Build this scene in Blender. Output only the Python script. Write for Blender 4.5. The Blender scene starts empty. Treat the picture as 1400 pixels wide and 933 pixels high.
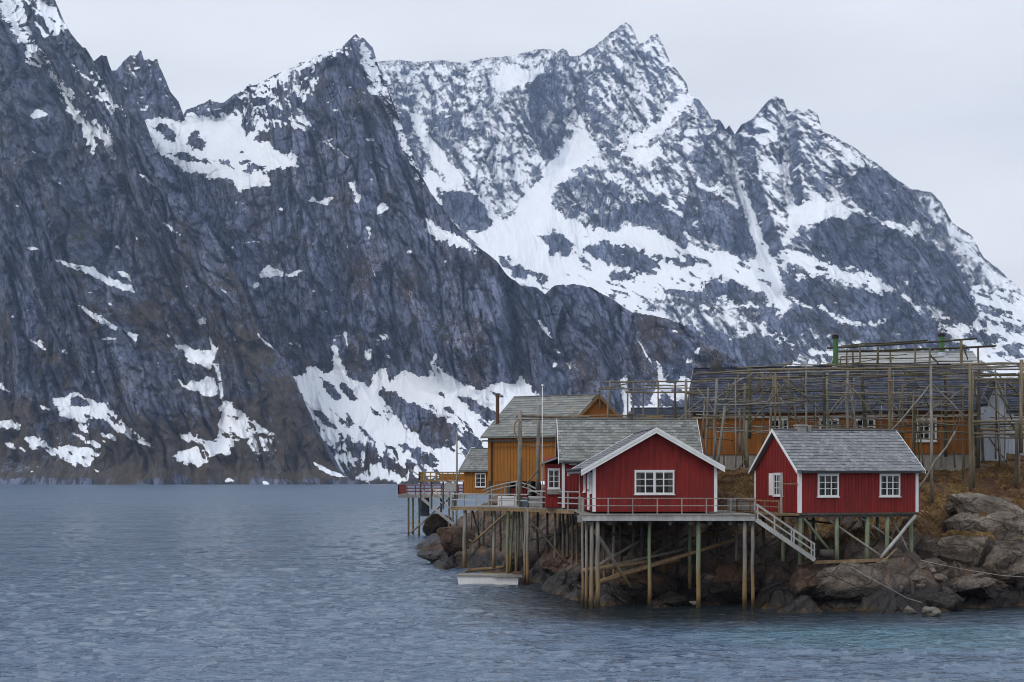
import bpy, bmesh, math, random
import numpy as np
from mathutils import Vector, Matrix

R = math.radians
SC = bpy.context.scene
COL = SC.collection

# ------------------------------------------------------------------ camera
H = 6.0            # camera height above the fjord
FPX = 1944.0       # 50 mm lens, in units of the photograph's pixels (1400 wide)
HOR = 655.0        # row of the horizon
cam_d = bpy.data.cameras.new('camera')
cam = bpy.data.objects.new('camera', cam_d)
COL.objects.link(cam)
cam.location = (0, 0, H)
cam.rotation_euler = (R(90), 0, 0)
cam_d.sensor_width = 36
cam_d.lens = 50
cam_d.shift_y = (HOR - 466.5) / 1400
cam_d.clip_start = 0.5
cam_d.clip_end = 40000
SC.camera = cam

# ------------------------------------------------------------------ sky, sun, exposure
SUN_EL, SUN_AZ = 44.0, 238.0     # azimuth clockwise from +Y (the view direction)
w = bpy.data.worlds.new('World'); SC.world = w; w.use_nodes = True
nt = w.node_tree; N = nt.nodes; L = nt.links
for n in list(N): N.remove(n)
out = N.new('ShaderNodeOutputWorld'); bg = N.new('ShaderNodeBackground'); bg.inputs[1].default_value = 0.1
sky = N.new('ShaderNodeTexSky'); sky.sky_type = 'NISHITA'; sky.sun_disc = False
sky.sun_elevation = R(SUN_EL); sky.sun_rotation = R(SUN_AZ); sky.dust_density = 3.0; sky.air_density = 1.0
tc = N.new('ShaderNodeTexCoord'); sep = N.new('ShaderNodeSeparateXYZ'); L.new(tc.outputs['Generated'], sep.inputs[0])
ramp = N.new('ShaderNodeValToRGB')                      # the cloud deck: paler low down, greyer higher up
ramp.color_ramp.elements[0].position = 0.0; ramp.color_ramp.elements[0].color = (0.895, 0.885, 0.875, 1)
ramp.color_ramp.elements[1].position = 1.0; ramp.color_ramp.elements[1].color = (0.74, 0.80, 0.90, 1)
e = ramp.color_ramp.elements.new(0.22); e.color = (0.885, 0.88, 0.875, 1)
e = ramp.color_ramp.elements.new(0.42); e.color = (0.72, 0.735, 0.765, 1)
L.new(sep.outputs[2], ramp.inputs[0])
mp = N.new('ShaderNodeMapping'); mp.inputs['Scale'].default_value = (1.2, 1.2, 4.0); L.new(tc.outputs['Generated'], mp.inputs[0])
cn = N.new('ShaderNodeTexNoise'); cn.inputs['Scale'].default_value = 3.2; cn.inputs['Detail'].default_value = 4; cn.inputs['Roughness'].default_value = 0.45
L.new(mp.outputs[0], cn.inputs['Vector'])
mr = N.new('ShaderNodeMapRange'); mr.inputs['From Min'].default_value = 0.3; mr.inputs['From Max'].default_value = 0.7
mr.inputs['To Min'].default_value = 12.9; mr.inputs['To Max'].default_value = 16.0; L.new(cn.outputs[0], mr.inputs[0])
vm = N.new('ShaderNodeVectorMath'); vm.operation = 'SCALE'; L.new(ramp.outputs[0], vm.inputs[0]); L.new(mr.outputs[0], vm.inputs[3])
mixs = N.new('ShaderNodeMixRGB'); mixs.inputs[0].default_value = 0.93; L.new(sky.outputs[0], mixs.inputs[1]); L.new(vm.outputs[0], mixs.inputs[2])
L.new(mixs.outputs[0], bg.inputs[0]); L.new(bg.outputs[0], out.inputs[0])

sd = bpy.data.lights.new('sun', 'SUN'); sd.energy = 1.5; sd.angle = R(14); sd.color = (1.0, 0.96, 0.91)
so = bpy.data.objects.new('sun', sd); COL.objects.link(so)
_sv = Vector((math.sin(R(SUN_AZ)) * math.cos(R(SUN_EL)), math.cos(R(SUN_AZ)) * math.cos(R(SUN_EL)), math.sin(R(SUN_EL))))
so.rotation_euler = _sv.to_track_quat('Z', 'Y').to_euler()
so.location = (0, -20, 60)

SC.view_settings.view_transform = 'Standard'; SC.view_settings.look = 'None'
SC.view_settings.exposure = 0.0; SC.view_settings.gamma = 1.0; SC.view_settings.use_curve_mapping = False
SC.render.engine = 'CYCLES'
SC.cycles.use_denoising = True
SC.cycles.filter_width = 1.05
SC.cycles.max_bounces = 6; SC.cycles.diffuse_bounces = 3; SC.cycles.glossy_bounces = 3; SC.cycles.volume_bounces = 0
SC.cycles.transparent_max_bounces = 6
SC.cycles.volume_step_rate = 5

# ------------------------------------------------------------------ helpers: places, tags, materials
def P(px, py, Y):
    """world point seen at pixel (px, py) of the photograph at distance Y"""
    return Vector(((px - 700) / FPX * Y, Y, H - (py - HOR) / FPX * Y))
def PZ(px, z, Y): return Vector(((px - 700) / FPX * Y, Y, z))
def pw(px, Y): return (px - 700) / FPX * Y
def pz(py, Y): return H - (py - HOR) / FPX * Y

def tag(o, label=None, cat=None, group=None, kind=None):
    if label: o['label'] = label
    if cat: o['category'] = cat
    if group: o['group'] = group
    if kind: o['kind'] = kind
    return o

def empty(name, loc, rz=0.0):
    o = bpy.data.objects.new(name, None); COL.objects.link(o)
    o.location = loc; o.rotation_euler = (0, 0, rz); o.empty_display_size = 0.3
    return o

def mat(name, base=(0.5, 0.5, 0.5), rough=0.8, spec=0.3):
    m = bpy.data.materials.new(name); m.use_nodes = True
    b = m.node_tree.nodes['Principled BSDF']
    b.inputs['Base Color'].default_value = (*base, 1); b.inputs['Roughness'].default_value = rough
    b.inputs['Specular IOR Level'].default_value = spec
    return m, m.node_tree, b

class NT:
    """small helper for building node graphs"""
    def __init__(s, nt): s.nt = nt; s.N = nt.nodes; s.L = nt.links
    def n(s, t, **kw):
        x = s.N.new(t)
        for k, v in kw.items(): setattr(x, k, v)
        return x
    def set(s, sock, v):
        if isinstance(v, bpy.types.NodeSocket): s.L.new(v, sock)
        elif v is not None: sock.default_value = v
    def coord(s, scale=(1, 1, 1), loc=(0, 0, 0), rot=(0, 0, 0), kind='Object'):
        if kind == 'World': src = s.n('ShaderNodeNewGeometry').outputs['Position']
        else: src = s.n('ShaderNodeTexCoord').outputs[kind]
        m = s.n('ShaderNodeMapping'); s.L.new(src, m.inputs[0])
        m.inputs['Scale'].default_value = scale; m.inputs['Location'].default_value = loc; m.inputs['Rotation'].default_value = rot
        return m.outputs[0]
    def noise(s, vec, scale=1, detail=3, rough=0.5, dist=0.0, kind=None):
        x = s.n('ShaderNodeTexNoise')
        if kind: x.noise_type = kind
        s.L.new(vec, x.inputs['Vector']); x.inputs['Scale'].default_value = scale
        x.inputs['Detail'].default_value = detail; x.inputs['Roughness'].default_value = rough; x.inputs['Distortion'].default_value = dist
        return x.outputs[0]
    def vor(s, vec, scale=1, feature='F1', out='Distance', rnd=1.0):
        x = s.n('ShaderNodeTexVoronoi', feature=feature); s.L.new(vec, x.inputs['Vector']); x.inputs['Scale'].default_value = scale
        x.inputs['Randomness'].default_value = rnd
        return x.outputs[out]
    def math(s, op, a, b=None, c=None, clamp=False):
        x = s.n('ShaderNodeMath', operation=op, use_clamp=clamp)
        s.set(x.inputs[0], a); s.set(x.inputs[1], b)
        if c is not None: s.set(x.inputs[2], c)
        return x.outputs[0]
    def rng(s, v, a, b, c=0.0, d=1.0, smooth=False):
        x = s.n('ShaderNodeMapRange'); x.interpolation_type = 'SMOOTHSTEP' if smooth else 'LINEAR'
        s.set(x.inputs[0], v)
        for i, k in enumerate((a, b, c, d)): s.set(x.inputs[i + 1], k)
        return x.outputs[0]
    def mix(s, f, a, b, mode='MIX'):
        x = s.n('ShaderNodeMixRGB', blend_type=mode)
        s.set(x.inputs[0], f)
        for i, v in ((1, a), (2, b)):
            if isinstance(v, tuple): v = (*v, 1) if len(v) == 3 else v
            s.set(x.inputs[i], v)
        return x.outputs[0]
    def bump(s, h, strength=0.5, dist=0.1, normal=None):
        x = s.n('ShaderNodeBump'); s.L.new(h, x.inputs['Height']); x.inputs['Strength'].default_value = strength
        x.inputs['Distance'].default_value = dist
        if normal is not None: s.L.new(normal, x.inputs['Normal'])
        return x.outputs[0]

# ------------------------------------------------------------------ numpy gradient noise
_rs = np.random.RandomState(7)
_perm = _rs.permutation(4096).astype(np.int32)
_grad = _rs.normal(size=(4096, 3)).astype(np.float32); _grad /= np.linalg.norm(_grad, axis=1)[:, None]
def perlin(x, y, z):
    x = np.asarray(x, np.float32); y = np.asarray(y, np.float32); z = np.asarray(z, np.float32)
    xi = np.floor(x).astype(np.int32); yi = np.floor(y).astype(np.int32); zi = np.floor(z).astype(np.int32)
    fx = x - xi; fy = y - yi; fz = z - zi
    u = fx * fx * fx * (fx * (fx * 6 - 15) + 10); v = fy * fy * fy * (fy * (fy * 6 - 15) + 10); t = fz * fz * fz * (fz * (fz * 6 - 15) + 10)
    res = 0
    for a in (0, 1):
        ha = _perm[(xi + a) & 4095]; wa = u if a else 1 - u
        for b in (0, 1):
            hb = _perm[(ha + yi + b) & 4095]; wb = v if b else 1 - v
            for c in (0, 1):
                g = _grad[_perm[(hb + zi + c) & 4095]]; wc = t if c else 1 - t
                res = res + wa * wb * wc * (g[..., 0] * (fx - a) + g[..., 1] * (fy - b) + g[..., 2] * (fz - c))
    return res * 1.5
def fbm(x, y, z, octs=5, gain=0.5, lac=2.03):
    s = 0; a = 1.0; f = 1.0; t = 0
    for o in range(octs):
        s = s + a * perlin(x * f + 13.7 * o, y * f - 7.1 * o, z * f + 3.3 * o); t += a; a *= gain; f *= lac
    return s / t
def ridged(x, y, z, octs=6, gain=0.55, lac=2.05):
    s = 0; a = 1.0; f = 1.0; t = 0; wgt = 1.0
    for o in range(octs):
        n = 1 - np.abs(perlin(x * f + 31.7 * o, y * f + 17.1 * o, z * f - 9.3 * o)) * 1.6
        n = np.clip(n, -0.3, 1); n = n * n * np.sign(n)
        s = s + a * n * wgt; wgt = np.clip(n * 1.3, 0.15, 1); t += a; a *= gain; f *= lac
    return s / t

def inside(px, py, poly):
    """even-odd point in polygon, vectorised"""
    c = np.zeros(px.shape, bool); n = len(poly)
    for i in range(n):
        x1, y1 = poly[i]; x2, y2 = poly[(i + 1) % n]
        if y1 == y2: continue
        k = (y1 > py) != (y2 > py)
        c ^= k & (px < (x2 - x1) * (py - y1) / (y2 - y1) + x1)
    return c
def blur(a, r, axis):
    """box blur (twice) with edge clamp"""
    if r < 1: return a
    for _ in range(2):
        pad = [(0, 0), (0, 0)]; pad[axis] = (r + 1, r)
        c = np.cumsum(np.pad(a, pad, mode='edge'), axis=axis, dtype=np.float64)
        n = a.shape[axis]
        hi = np.take(c, range(2 * r + 1, 2 * r + 1 + n), axis); lo = np.take(c, range(0, n), axis)
        a = (hi - lo) / (2 * r + 1)
    return a.astype(np.float32)

def grid_mesh(name, co, m, attrs=(), smooth=False, flip=False, keep=None):
    """co: (rows, cols, 3)"""
    r, c = co.shape[:2]
    me = bpy.data.meshes.new(name)
    me.vertices.add(r * c); me.vertices.foreach_set('co', co.reshape(-1).astype(np.float32))
    i = (np.arange(r - 1)[:, None] * c + np.arange(c - 1)[None]).astype(np.int32)
    q = np.stack([i, i + 1, i + c + 1, i + c], -1).reshape(-1, 4)
    if flip: q = q[:, ::-1]
    if keep is not None: q = q[keep.reshape(-1)]
    nf = len(q)
    me.loops.add(nf * 4); me.loops.foreach_set('vertex_index', np.ascontiguousarray(q).reshape(-1))
    me.polygons.add(nf); me.polygons.foreach_set('loop_start', np.arange(nf, dtype=np.int32) * 4)
    me.polygons.foreach_set('use_smooth', np.full(nf, smooth))
    for an, av in attrs:
        a = me.attributes.new(an, 'FLOAT', 'POINT'); a.data.foreach_set('value', np.ascontiguousarray(av, dtype=np.float32).reshape(-1))
    me.update(calc_edges=True)
    me.materials.append(m)
    o = bpy.data.objects.new(name, me); COL.objects.link(o)
    return o
# ================================================================== THE MOUNTAINS
def rock_material(name, rock_a, rock_b, rock_c, veg_col, tilt, dust, soft=(0.47, 0.56)):
    m, nt, b = mat(name, rough=0.9, spec=0.15); g = NT(nt)
    # fall-line streaked coordinates: x sheared with height
    geo = g.n('ShaderNodeNewGeometry'); sp = g.n('ShaderNodeSeparateXYZ'); g.L.new(geo.outputs['Position'], sp.inputs[0])
    u = g.math('ADD', sp.outputs[0], g.math('MULTIPLY', sp.outputs[2], tilt))
    cb = g.n('ShaderNodeCombineXYZ'); g.set(cb.inputs[0], g.math('MULTIPLY', u, 1.0)); g.set(cb.inputs[1], g.math('MULTIPLY', sp.outputs[1], 0.07))
    g.set(cb.inputs[2], g.math('MULTIPLY', sp.outputs[2], 0.27)); V = cb.outputs[0]
    Vw = g.coord((1, 0.15, 0.8), kind='World')
    big = g.noise(V, 0.012, 4, 0.6, 0.6); mid = g.noise(V, 0.06, 5, 0.7, 0.3); fine = g.noise(g.coord((1, 0.12, 0.55), kind='World'), 0.17, 5, 0.75)
    iso = g.noise(Vw, 0.02, 6, 0.62); isof = g.noise(Vw, 0.11, 5, 0.7)
    col = g.mix(g.rng(big, 0.35, 0.65), rock_a, rock_b)
    col = g.mix(g.rng(iso, 0.48, 0.68), col, rock_c)
    tone = g.rng(g.math('ADD', g.math('MULTIPLY', mid, 0.55), g.math('MULTIPLY', fine, 0.45)), 0.36, 0.64, 0.45, 1.8)
    crk = g.noise(V, 0.075, 3, 0.6, 1.2)
    crk = g.rng(g.math('ABSOLUTE', g.math('SUBTRACT', crk, 0.5)), 0.0, 0.035, 0.35, 1.0)
    tone = g.math('MULTIPLY', tone, crk)
    # slabs split by cracks
    wv = g.n('ShaderNodeVectorMath', operation='ADD'); g.L.new(V, wv.inputs[0])
    nz3 = g.n('ShaderNodeTexNoise'); g.L.new(V, nz3.inputs['Vector']); nz3.inputs['Scale'].default_value = 0.03; nz3.inputs['Detail'].default_value = 4
    sc3 = g.n('ShaderNodeVectorMath', operation='SCALE'); g.L.new(nz3.outputs['Color'], sc3.inputs[0]); sc3.inputs[3].default_value = 34.0
    g.L.new(sc3.outputs[0], wv.inputs[1]); W = wv.outputs[0]
    c1 = g.vor(W, 0.026, 'DISTANCE_TO_EDGE'); c2 = g.vor(W, 0.075, 'DISTANCE_TO_EDGE')
    cc = g.n('ShaderNodeTexVoronoi'); g.L.new(W, cc.inputs['Vector']); cc.inputs['Scale'].default_value = 0.026
    sx_ = g.n('ShaderNodeSeparateXYZ'); g.L.new(cc.outputs['Color'], sx_.inputs[0])
    slab = g.math('MULTIPLY', g.rng(sx_.outputs[0], 0, 1, 0.75, 1.35), g.math('MULTIPLY', g.rng(c1, 0.0, 0.07, 0.25, 1.0), g.rng(c2, 0.0, 0.12, 0.45, 1.0)))
    tone = g.math('MULTIPLY', tone, slab)
    col = g.mix(g.math('MULTIPLY', sx_.outputs[1], 0.25), col, g.mix(0.5, rock_b, (0.12, 0.105, 0.12)))
    vmul = g.n('ShaderNodeVectorMath', operation='SCALE'); g.L.new(col, vmul.inputs[0]); g.L.new(tone, vmul.inputs[3]); col = vmul.outputs[0]
    va = g.n('ShaderNodeAttribute', attribute_name='veg')
    vg = g.rng(g.math('ADD', va.outputs['Fac'], g.math('MULTIPLY', g.math('SUBTRACT', g.math('ADD', g.math('MULTIPLY', iso, 0.6), g.math('MULTIPLY', isof, 0.4)), 0.5), 3.0)), 0.50, 0.60)
    vcol = g.mix(g.rng(isof, 0.35, 0.65), veg_col, tuple(c * 0.45 for c in veg_col))
    col = g.mix(g.math('MULTIPLY', vg, 0.85), col, vcol)
    # snow
    sa = g.n('ShaderNodeAttribute', attribute_name='snow')
    nz = g.n('ShaderNodeSeparateXYZ'); g.L.new(geo.outputs['Normal'], nz.inputs[0])
    det = g.math('ADD', g.math('MULTIPLY', g.math('SUBTRACT', isof, 0.5), 0.45 * dust), g.math('MULTIPLY', g.math('SUBTRACT', fine, 0.5), 0.6 * dust))
    led = g.math('MULTIPLY', g.math('SUBTRACT', nz.outputs[2], 0.35), 0.55 * dust)
    sn = g.math('ADD', sa.outputs['Fac'], g.math('ADD', det, led))
    f = g.rng(sn, soft[0], soft[1], smooth=True)
    snowc = g.mix(g.rng(iso, 0.3, 0.7), (0.80, 0.83, 0.88), (0.88, 0.90, 0.93))
    col = g.mix(f, col, snowc)
    g.L.new(col, b.inputs['Base Color'])
    hgt = g.math('ADD', g.math('MULTIPLY', mid, 1.0), g.math('MULTIPLY', fine, 0.5))
    hgt = g.math('MULTIPLY', hgt, g.math('SUBTRACT', 1.0, g.math('MULTIPLY', f, 0.85)))
    g.L.new(g.bump(hgt, 1.0, 16.0), b.inputs['Normal'])
    return m

def paint(px, py, base, items):
    """items: (value, polygon, edge noise px, blur px). density map over the slope, traced from the snow fields"""
    d = np.full(px.shape, base, np.float32) if np.isscalar(base) else base.astype(np.float32).copy()
    for it in items:
        v, poly, e = it[:3]
        xs = [p[0] for p in poly]; ys = [p[1] for p in poly]
        x0, x1, y0, y1 = min(xs) - 12, max(xs) + 12, min(ys) - 12, max(ys) + 12
        k = (px > x0) & (px < x1) & (py > y0) & (py < y1)
        if not k.any(): continue
        qx = px[k]; qy = py[k]
        wx = qx + e * fbm(qx / 15, qy / 15, 0.5, 5, 0.7) * 3.0; wy = qy + e * fbm(qx / 15, qy / 15, 7.5, 5, 0.7) * 3.0
        ins = inside(wx, wy, poly)
        dk = d[k]; dk[ins] = v; d[k] = dk
    return d

def line_poly(pts, wd):
    """a thin tapering band along a polyline"""
    n = len(pts); a = []; b = []
    for i, p in enumerate(pts):
        q0 = pts[max(i - 1, 0)]; q1 = pts[min(i + 1, n - 1)]
        dx, dy = q1[0] - q0[0], q1[1] - q0[1]; l = math.hypot(dx, dy) or 1
        ww = (wd[i] if isinstance(wd, (list, tuple)) else wd) / 2
        a.append((p[0] - dy / l * ww, p[1] + dx / l * ww)); b.append((p[0] + dy / l * ww, p[1] - dx / l * ww))
    return a + b[::-1]

def ell(x, y, a, b, rot=0.0):
    r = R(rot)
    return [(x + a * math.cos(t) * math.cos(r) - b * math.sin(t) * math.sin(r), y + a * math.cos(t) * math.sin(r) + b * math.sin(t) * math.cos(r)) for t in [k * math.pi / 5 for k in range(10)]]

def mountain(name, x0, x1, step, sky_pts, foot_y, footY, m_rock, m_snow, items, base, veg, tilt, amp, material, seed, jag=1.6, arete=(), webk=1.0, specks=0.7, crk=1.0, ribs=None, fine_k=1.0):
    cols = np.arange(x0, x1 + step, step); nc = len(cols)
    sx, sy = zip(*sky_pts)
    top = np.interp(cols, sx, sy)
    top = top + jag * (fbm(cols / 9.0, seed, 0.3, 5, 0.65) * 2.2) + jag * 0.9 * fbm(cols / 2.6, seed, 9.3, 2, 0.6)
    top = np.minimum(top, foot_y - 1.0)
    rows = int((foot_y - top.min()) / step)
    rows = int((foot_y - top.min()) / step) + 2
    raw = foot_y - np.arange(rows)[:, None] * step + 0 * top[None]
    px = np.repeat(cols[None], rows, 0).astype(np.float32)
    py = np.maximum(raw, top[None]).astype(np.float32)
    sn = paint(px, py, base(px, py), items)
    s = (HOR - py) / FPX
    gy = np.arange(foot_y, top.min() - 8, -2.0 * step); gx = np.arange(x0 - 60, x1 + 60, 2.0 * step)
    GX, GY = [q.astype(np.float32) for q in np.meshgrid(gx, gy)]
    gs = paint(GX, GY, base(GX, GY), items); gsoft = blur(blur(gs, 5, 0), 5, 1)
    lowf = fbm(GX / 160, GY / 160, seed + 3.1, 3)
    m = m_rock(GX, GY) * np.exp(0.5 * lowf); m = m * (1 - gsoft) + m_snow * gsoft
    gS = (HOR - GY) / FPX; GD = np.zeros_like(GX); GD[0] = footY(gx)
    for i in range(1, len(gy)):
        GD[i] = GD[i - 1] * (1 + (gS[i] - gS[i - 1]) / np.maximum(m[i] - gS[i], 0.18))
    GD = blur(GD, int(15 / step), 1); GD = blur(GD, 3, 0)
    fi = np.clip((foot_y - py) / (2.0 * step), 0, len(gy) - 1.001); fj = (px - gx[0]) / (2.0 * step)
    i0 = fi.astype(int); j0 = fj.astype(int); a_ = fi - i0; b_ = fj - j0
    def samp(G): return G[i0, j0] * (1 - a_) * (1 - b_) + G[i0 + 1, j0] * a_ * (1 - b_) + G[i0, j0 + 1] * (1 - a_) * b_ + G[i0 + 1, j0 + 1] * a_ * b_
    Y = samp(GD); soft = samp(gsoft)
    for (pl, wd, dep) in arete:      # traced spurs (negative: nearer) and gullies (positive: deeper)
        best = np.full(px.shape, 1e9, np.float32)
        for (ax, ay), (bx, by) in zip(pl[:-1], pl[1:]):
            vx, vy = bx - ax, by - ay; l2 = vx * vx + vy * vy
            k = np.clip(((px - ax) * vx + (py - ay) * vy) / l2, 0, 1)
            best = np.minimum(best, np.hypot(px - ax - k * vx, py - ay - k * vy))
        Y = Y + dep * np.clip(1 - best / wd, 0, 1) ** 1.1
    X = (px - 700) / FPX * Y; Z = H + s * Y
    # relief: ridges and gullies along the fall line
    wx = fbm(X / 260, Y / 400, Z / 300 + seed, 3) * 45
    u = (X + tilt * Z + wx)
    r1 = ridged(u / 330, Y / 2500, Z / 1300 + seed, 3, 0.55)
    r2 = ridged(u / 80, Y / 1800, Z / 420 + seed, 4, 0.6)
    blk = ridged((X + 0.3 * Z) / 60, Y / 700, Z / 95 + seed, 5, 0.64)
    r3 = ridged(u / 20, Y / 400, Z / 70 + seed, 3, 0.65)
    k = (1 - 0.85 * np.clip(soft * 1.15 - 0.1, 0, 1)) * np.clip((foot_y - py) / 30 + 0.3, 0, 1)
    rel = amp * (-(r1 - 0.45) * 70 * (0.5 + 0.5 * k) - (r2 - 0.4) * 52 * k - (blk - 0.4) * 26 * k - (r3 - 0.4) * 10 * (k + 0.1))
    cr1 = np.clip(1 - np.abs(perlin((u + 14 * fbm(X / 50, Z / 50, 3.0, 2)) / 52, Y / 1500, Z / 260 + seed)) * 11, 0, 1)
    cr2 = np.clip(1 - np.abs(perlin((u + 8 * fbm(X / 24, Z / 24, 8.0, 2)) / 24, Y / 900, Z / 90 + seed + 5)) * 6.5, 0, 1)
    cr3 = np.clip(1 - np.abs(perlin((X - 0.5 * Z) / 60, Y / 900, (Z + 0.4 * X) / 34 + seed + 9)) * 7, 0, 1)
    rel = rel + amp * crk * k * (cr1 * 20 + cr2 * 9 + cr3 * 3.5)
    rel = rel * np.clip((foot_y - py) / 40 + 0.2, 0, 1)
    Y2 = Y + rel
    X2 = (px - 700) / FPX * Y2; Z2 = H + s * Y2
    co = np.stack([X2, Y2, Z2], -1)
    # far side of the mountain, and a skirt below the foot
    back = [co]
    for dy, f in ((25, 0.985), (110, 0.93), (420, 0.72), (1300, 0.25), (2000, -0.02)):
        b = co[-1].copy(); b[:, 1] += dy; b[:, 2] = b[:, 2] * f; b[:, 0] *= 1 + dy / co[-1][:, 1] * 0.6
        back.append(b[None])
    sk = co[0].copy(); sk[:, 2] = -4; sk[:, 1] -= 6
    co = np.concatenate([sk[None]] + back, 0)
    gxu = np.gradient(X2, axis=1); gyu = np.gradient(Y2, axis=1); gzu = np.gradient(Z2, axis=1)
    gxv = np.gradient(X2, axis=0); gyv = np.gradient(Y2, axis=0); gzv = np.gradient(Z2, axis=0)
    nx = gyu * gzv - gzu * gyv; ny = gzu * gxv - gxu * gzv; nz_ = gxu * gyv - gyu * gxv
    nzv = np.clip(np.abs(nz_) / (np.sqrt(nx * nx + ny * ny + nz_ * nz_) + 1e-6), 0, 1).astype(np.float32)
    led = blur(blur(nzv, 1, 0), 1, 1) - blur(blur(nzv, 14, 0), 14, 1); led = np.clip(led / 0.16, -1.6, 1.6)
    okk = blur(blur((raw > top[None] + 5 * step).astype(np.float32), 2, 0), 2, 1) ** 2
    led = led * okk
    conc = Y2 - blur(blur(Y2, 6, 0), 6, 1); conc = np.clip(conc / (np.std(conc) + 1e-6), -1.6, 1.6) * okk
    q_ = fine_k; lines = ridged((X + tilt * Z) / 46 * q_, Y / 700, Z / 130 * q_ + seed, 4, 0.68); lines2 = ridged((0.8 * X + 0.6 * Z) / 90 * q_, Y / 700, (0.8 * Z - 0.6 * X) / 26 * q_ + seed, 4, 0.65)
    if ribs is not None: sn = ribs(px, py, sn)
    halo = blur(blur(sn, 5, 0), 5, 1); edge = np.clip(np.abs(blur(blur(sn, 3, 0), 3, 1) - sn) * 3.0, 0, 1); band = np.clip(1 - np.abs(halo - 0.5) * 2.1, 0, 1)
    fn_ = perlin(px / 3.6, py / 2.4, seed) * 0.7 + perlin(px / 1.8, py / 1.6, seed + 4) * 0.35
    snb = blur(blur(sn, 1, 0), 1, 1); snb = snb * 0.5 + sn * 0.5; mid = np.clip(1.15 - np.abs(snb - 0.45) / 0.42, 0, 1)
    sn = snb + band * edge * fn_ * 0.9 + mid * webk * (led * 0.15 + conc * 0.09 + (np.maximum(lines, lines2) - 0.5) * 0.42)
    spk = np.clip((perlin((X + tilt * Z) / 13, Y / 60, Z / 10 + seed) - 0.50) * 7, 0, 1) * np.clip(0.35 + 1.8 * fbm(px / 55, py / 55, seed + 1.7, 3), 0, 1)
    sn = sn + spk * specks
    z = np.zeros((1, nc), np.float32)
    hsn = np.repeat(sn[-1][None] * 0.8, 5, 0)
    vg = veg(px, py) + 0.42 * fbm(px / 9, py / 6, seed + 2.2, 4, 0.65) + 0.25 * perlin(px / 2.6, py / 1.9, seed + 5)
    snf = np.concatenate([z, sn, hsn], 0); vgf = np.concatenate([vg[:1], vg, np.repeat(z, 5, 0)], 0)
    clamped = raw < top[None]
    kq = ~(clamped[:-1, :-1] & clamped[:-1, 1:]); keep = np.concatenate([np.ones((1, nc - 1), bool), kq, np.ones((5, nc - 1), bool)], 0)
    o = grid_mesh(name, co, material, (('snow', snf), ('veg', vgf)), smooth=False, keep=keep)
    o['kind'] = 'structure'
    return o

step = 1.15
# ---- the far cirque and its two summits
sky_far = [(440, 140), (500, 100), (514, 84), (520, 84), (546, 82), (568, 86), (600, 82), (633, 86), (662, 80), (692, 78), (706, 75), (728, 69), (753, 67), (761, 73), (768, 67), (775, 69), (778, 77), (795, 76), (803, 69), (812, 64), (830, 49), (848, 36), (856, 32), (863, 36), (874, 60), (885, 56), (890, 49), (899, 47), (906, 60), (917, 87), (930, 102), (939, 115), (942, 129), (955, 137), (968, 153), (973, 164), (984, 164), (992, 177), (997, 171), (1004, 184), (1013, 171), (1028, 164), (1043, 146), (1052, 136), (1061, 132), (1071, 136), (1077, 153), (1083, 152), (1089, 148), (1097, 155), (1106, 149), (1118, 156), (1124, 180), (1140, 186), (1166, 201), (1200, 224), (1226, 246), (1247, 259), (1273, 263), (1286, 276), (1303, 306), (1329, 323), (1344, 351), (1367, 370), (1400, 400), (1440, 430), (1520, 470), (1620, 520), (1700, 560)]
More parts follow.
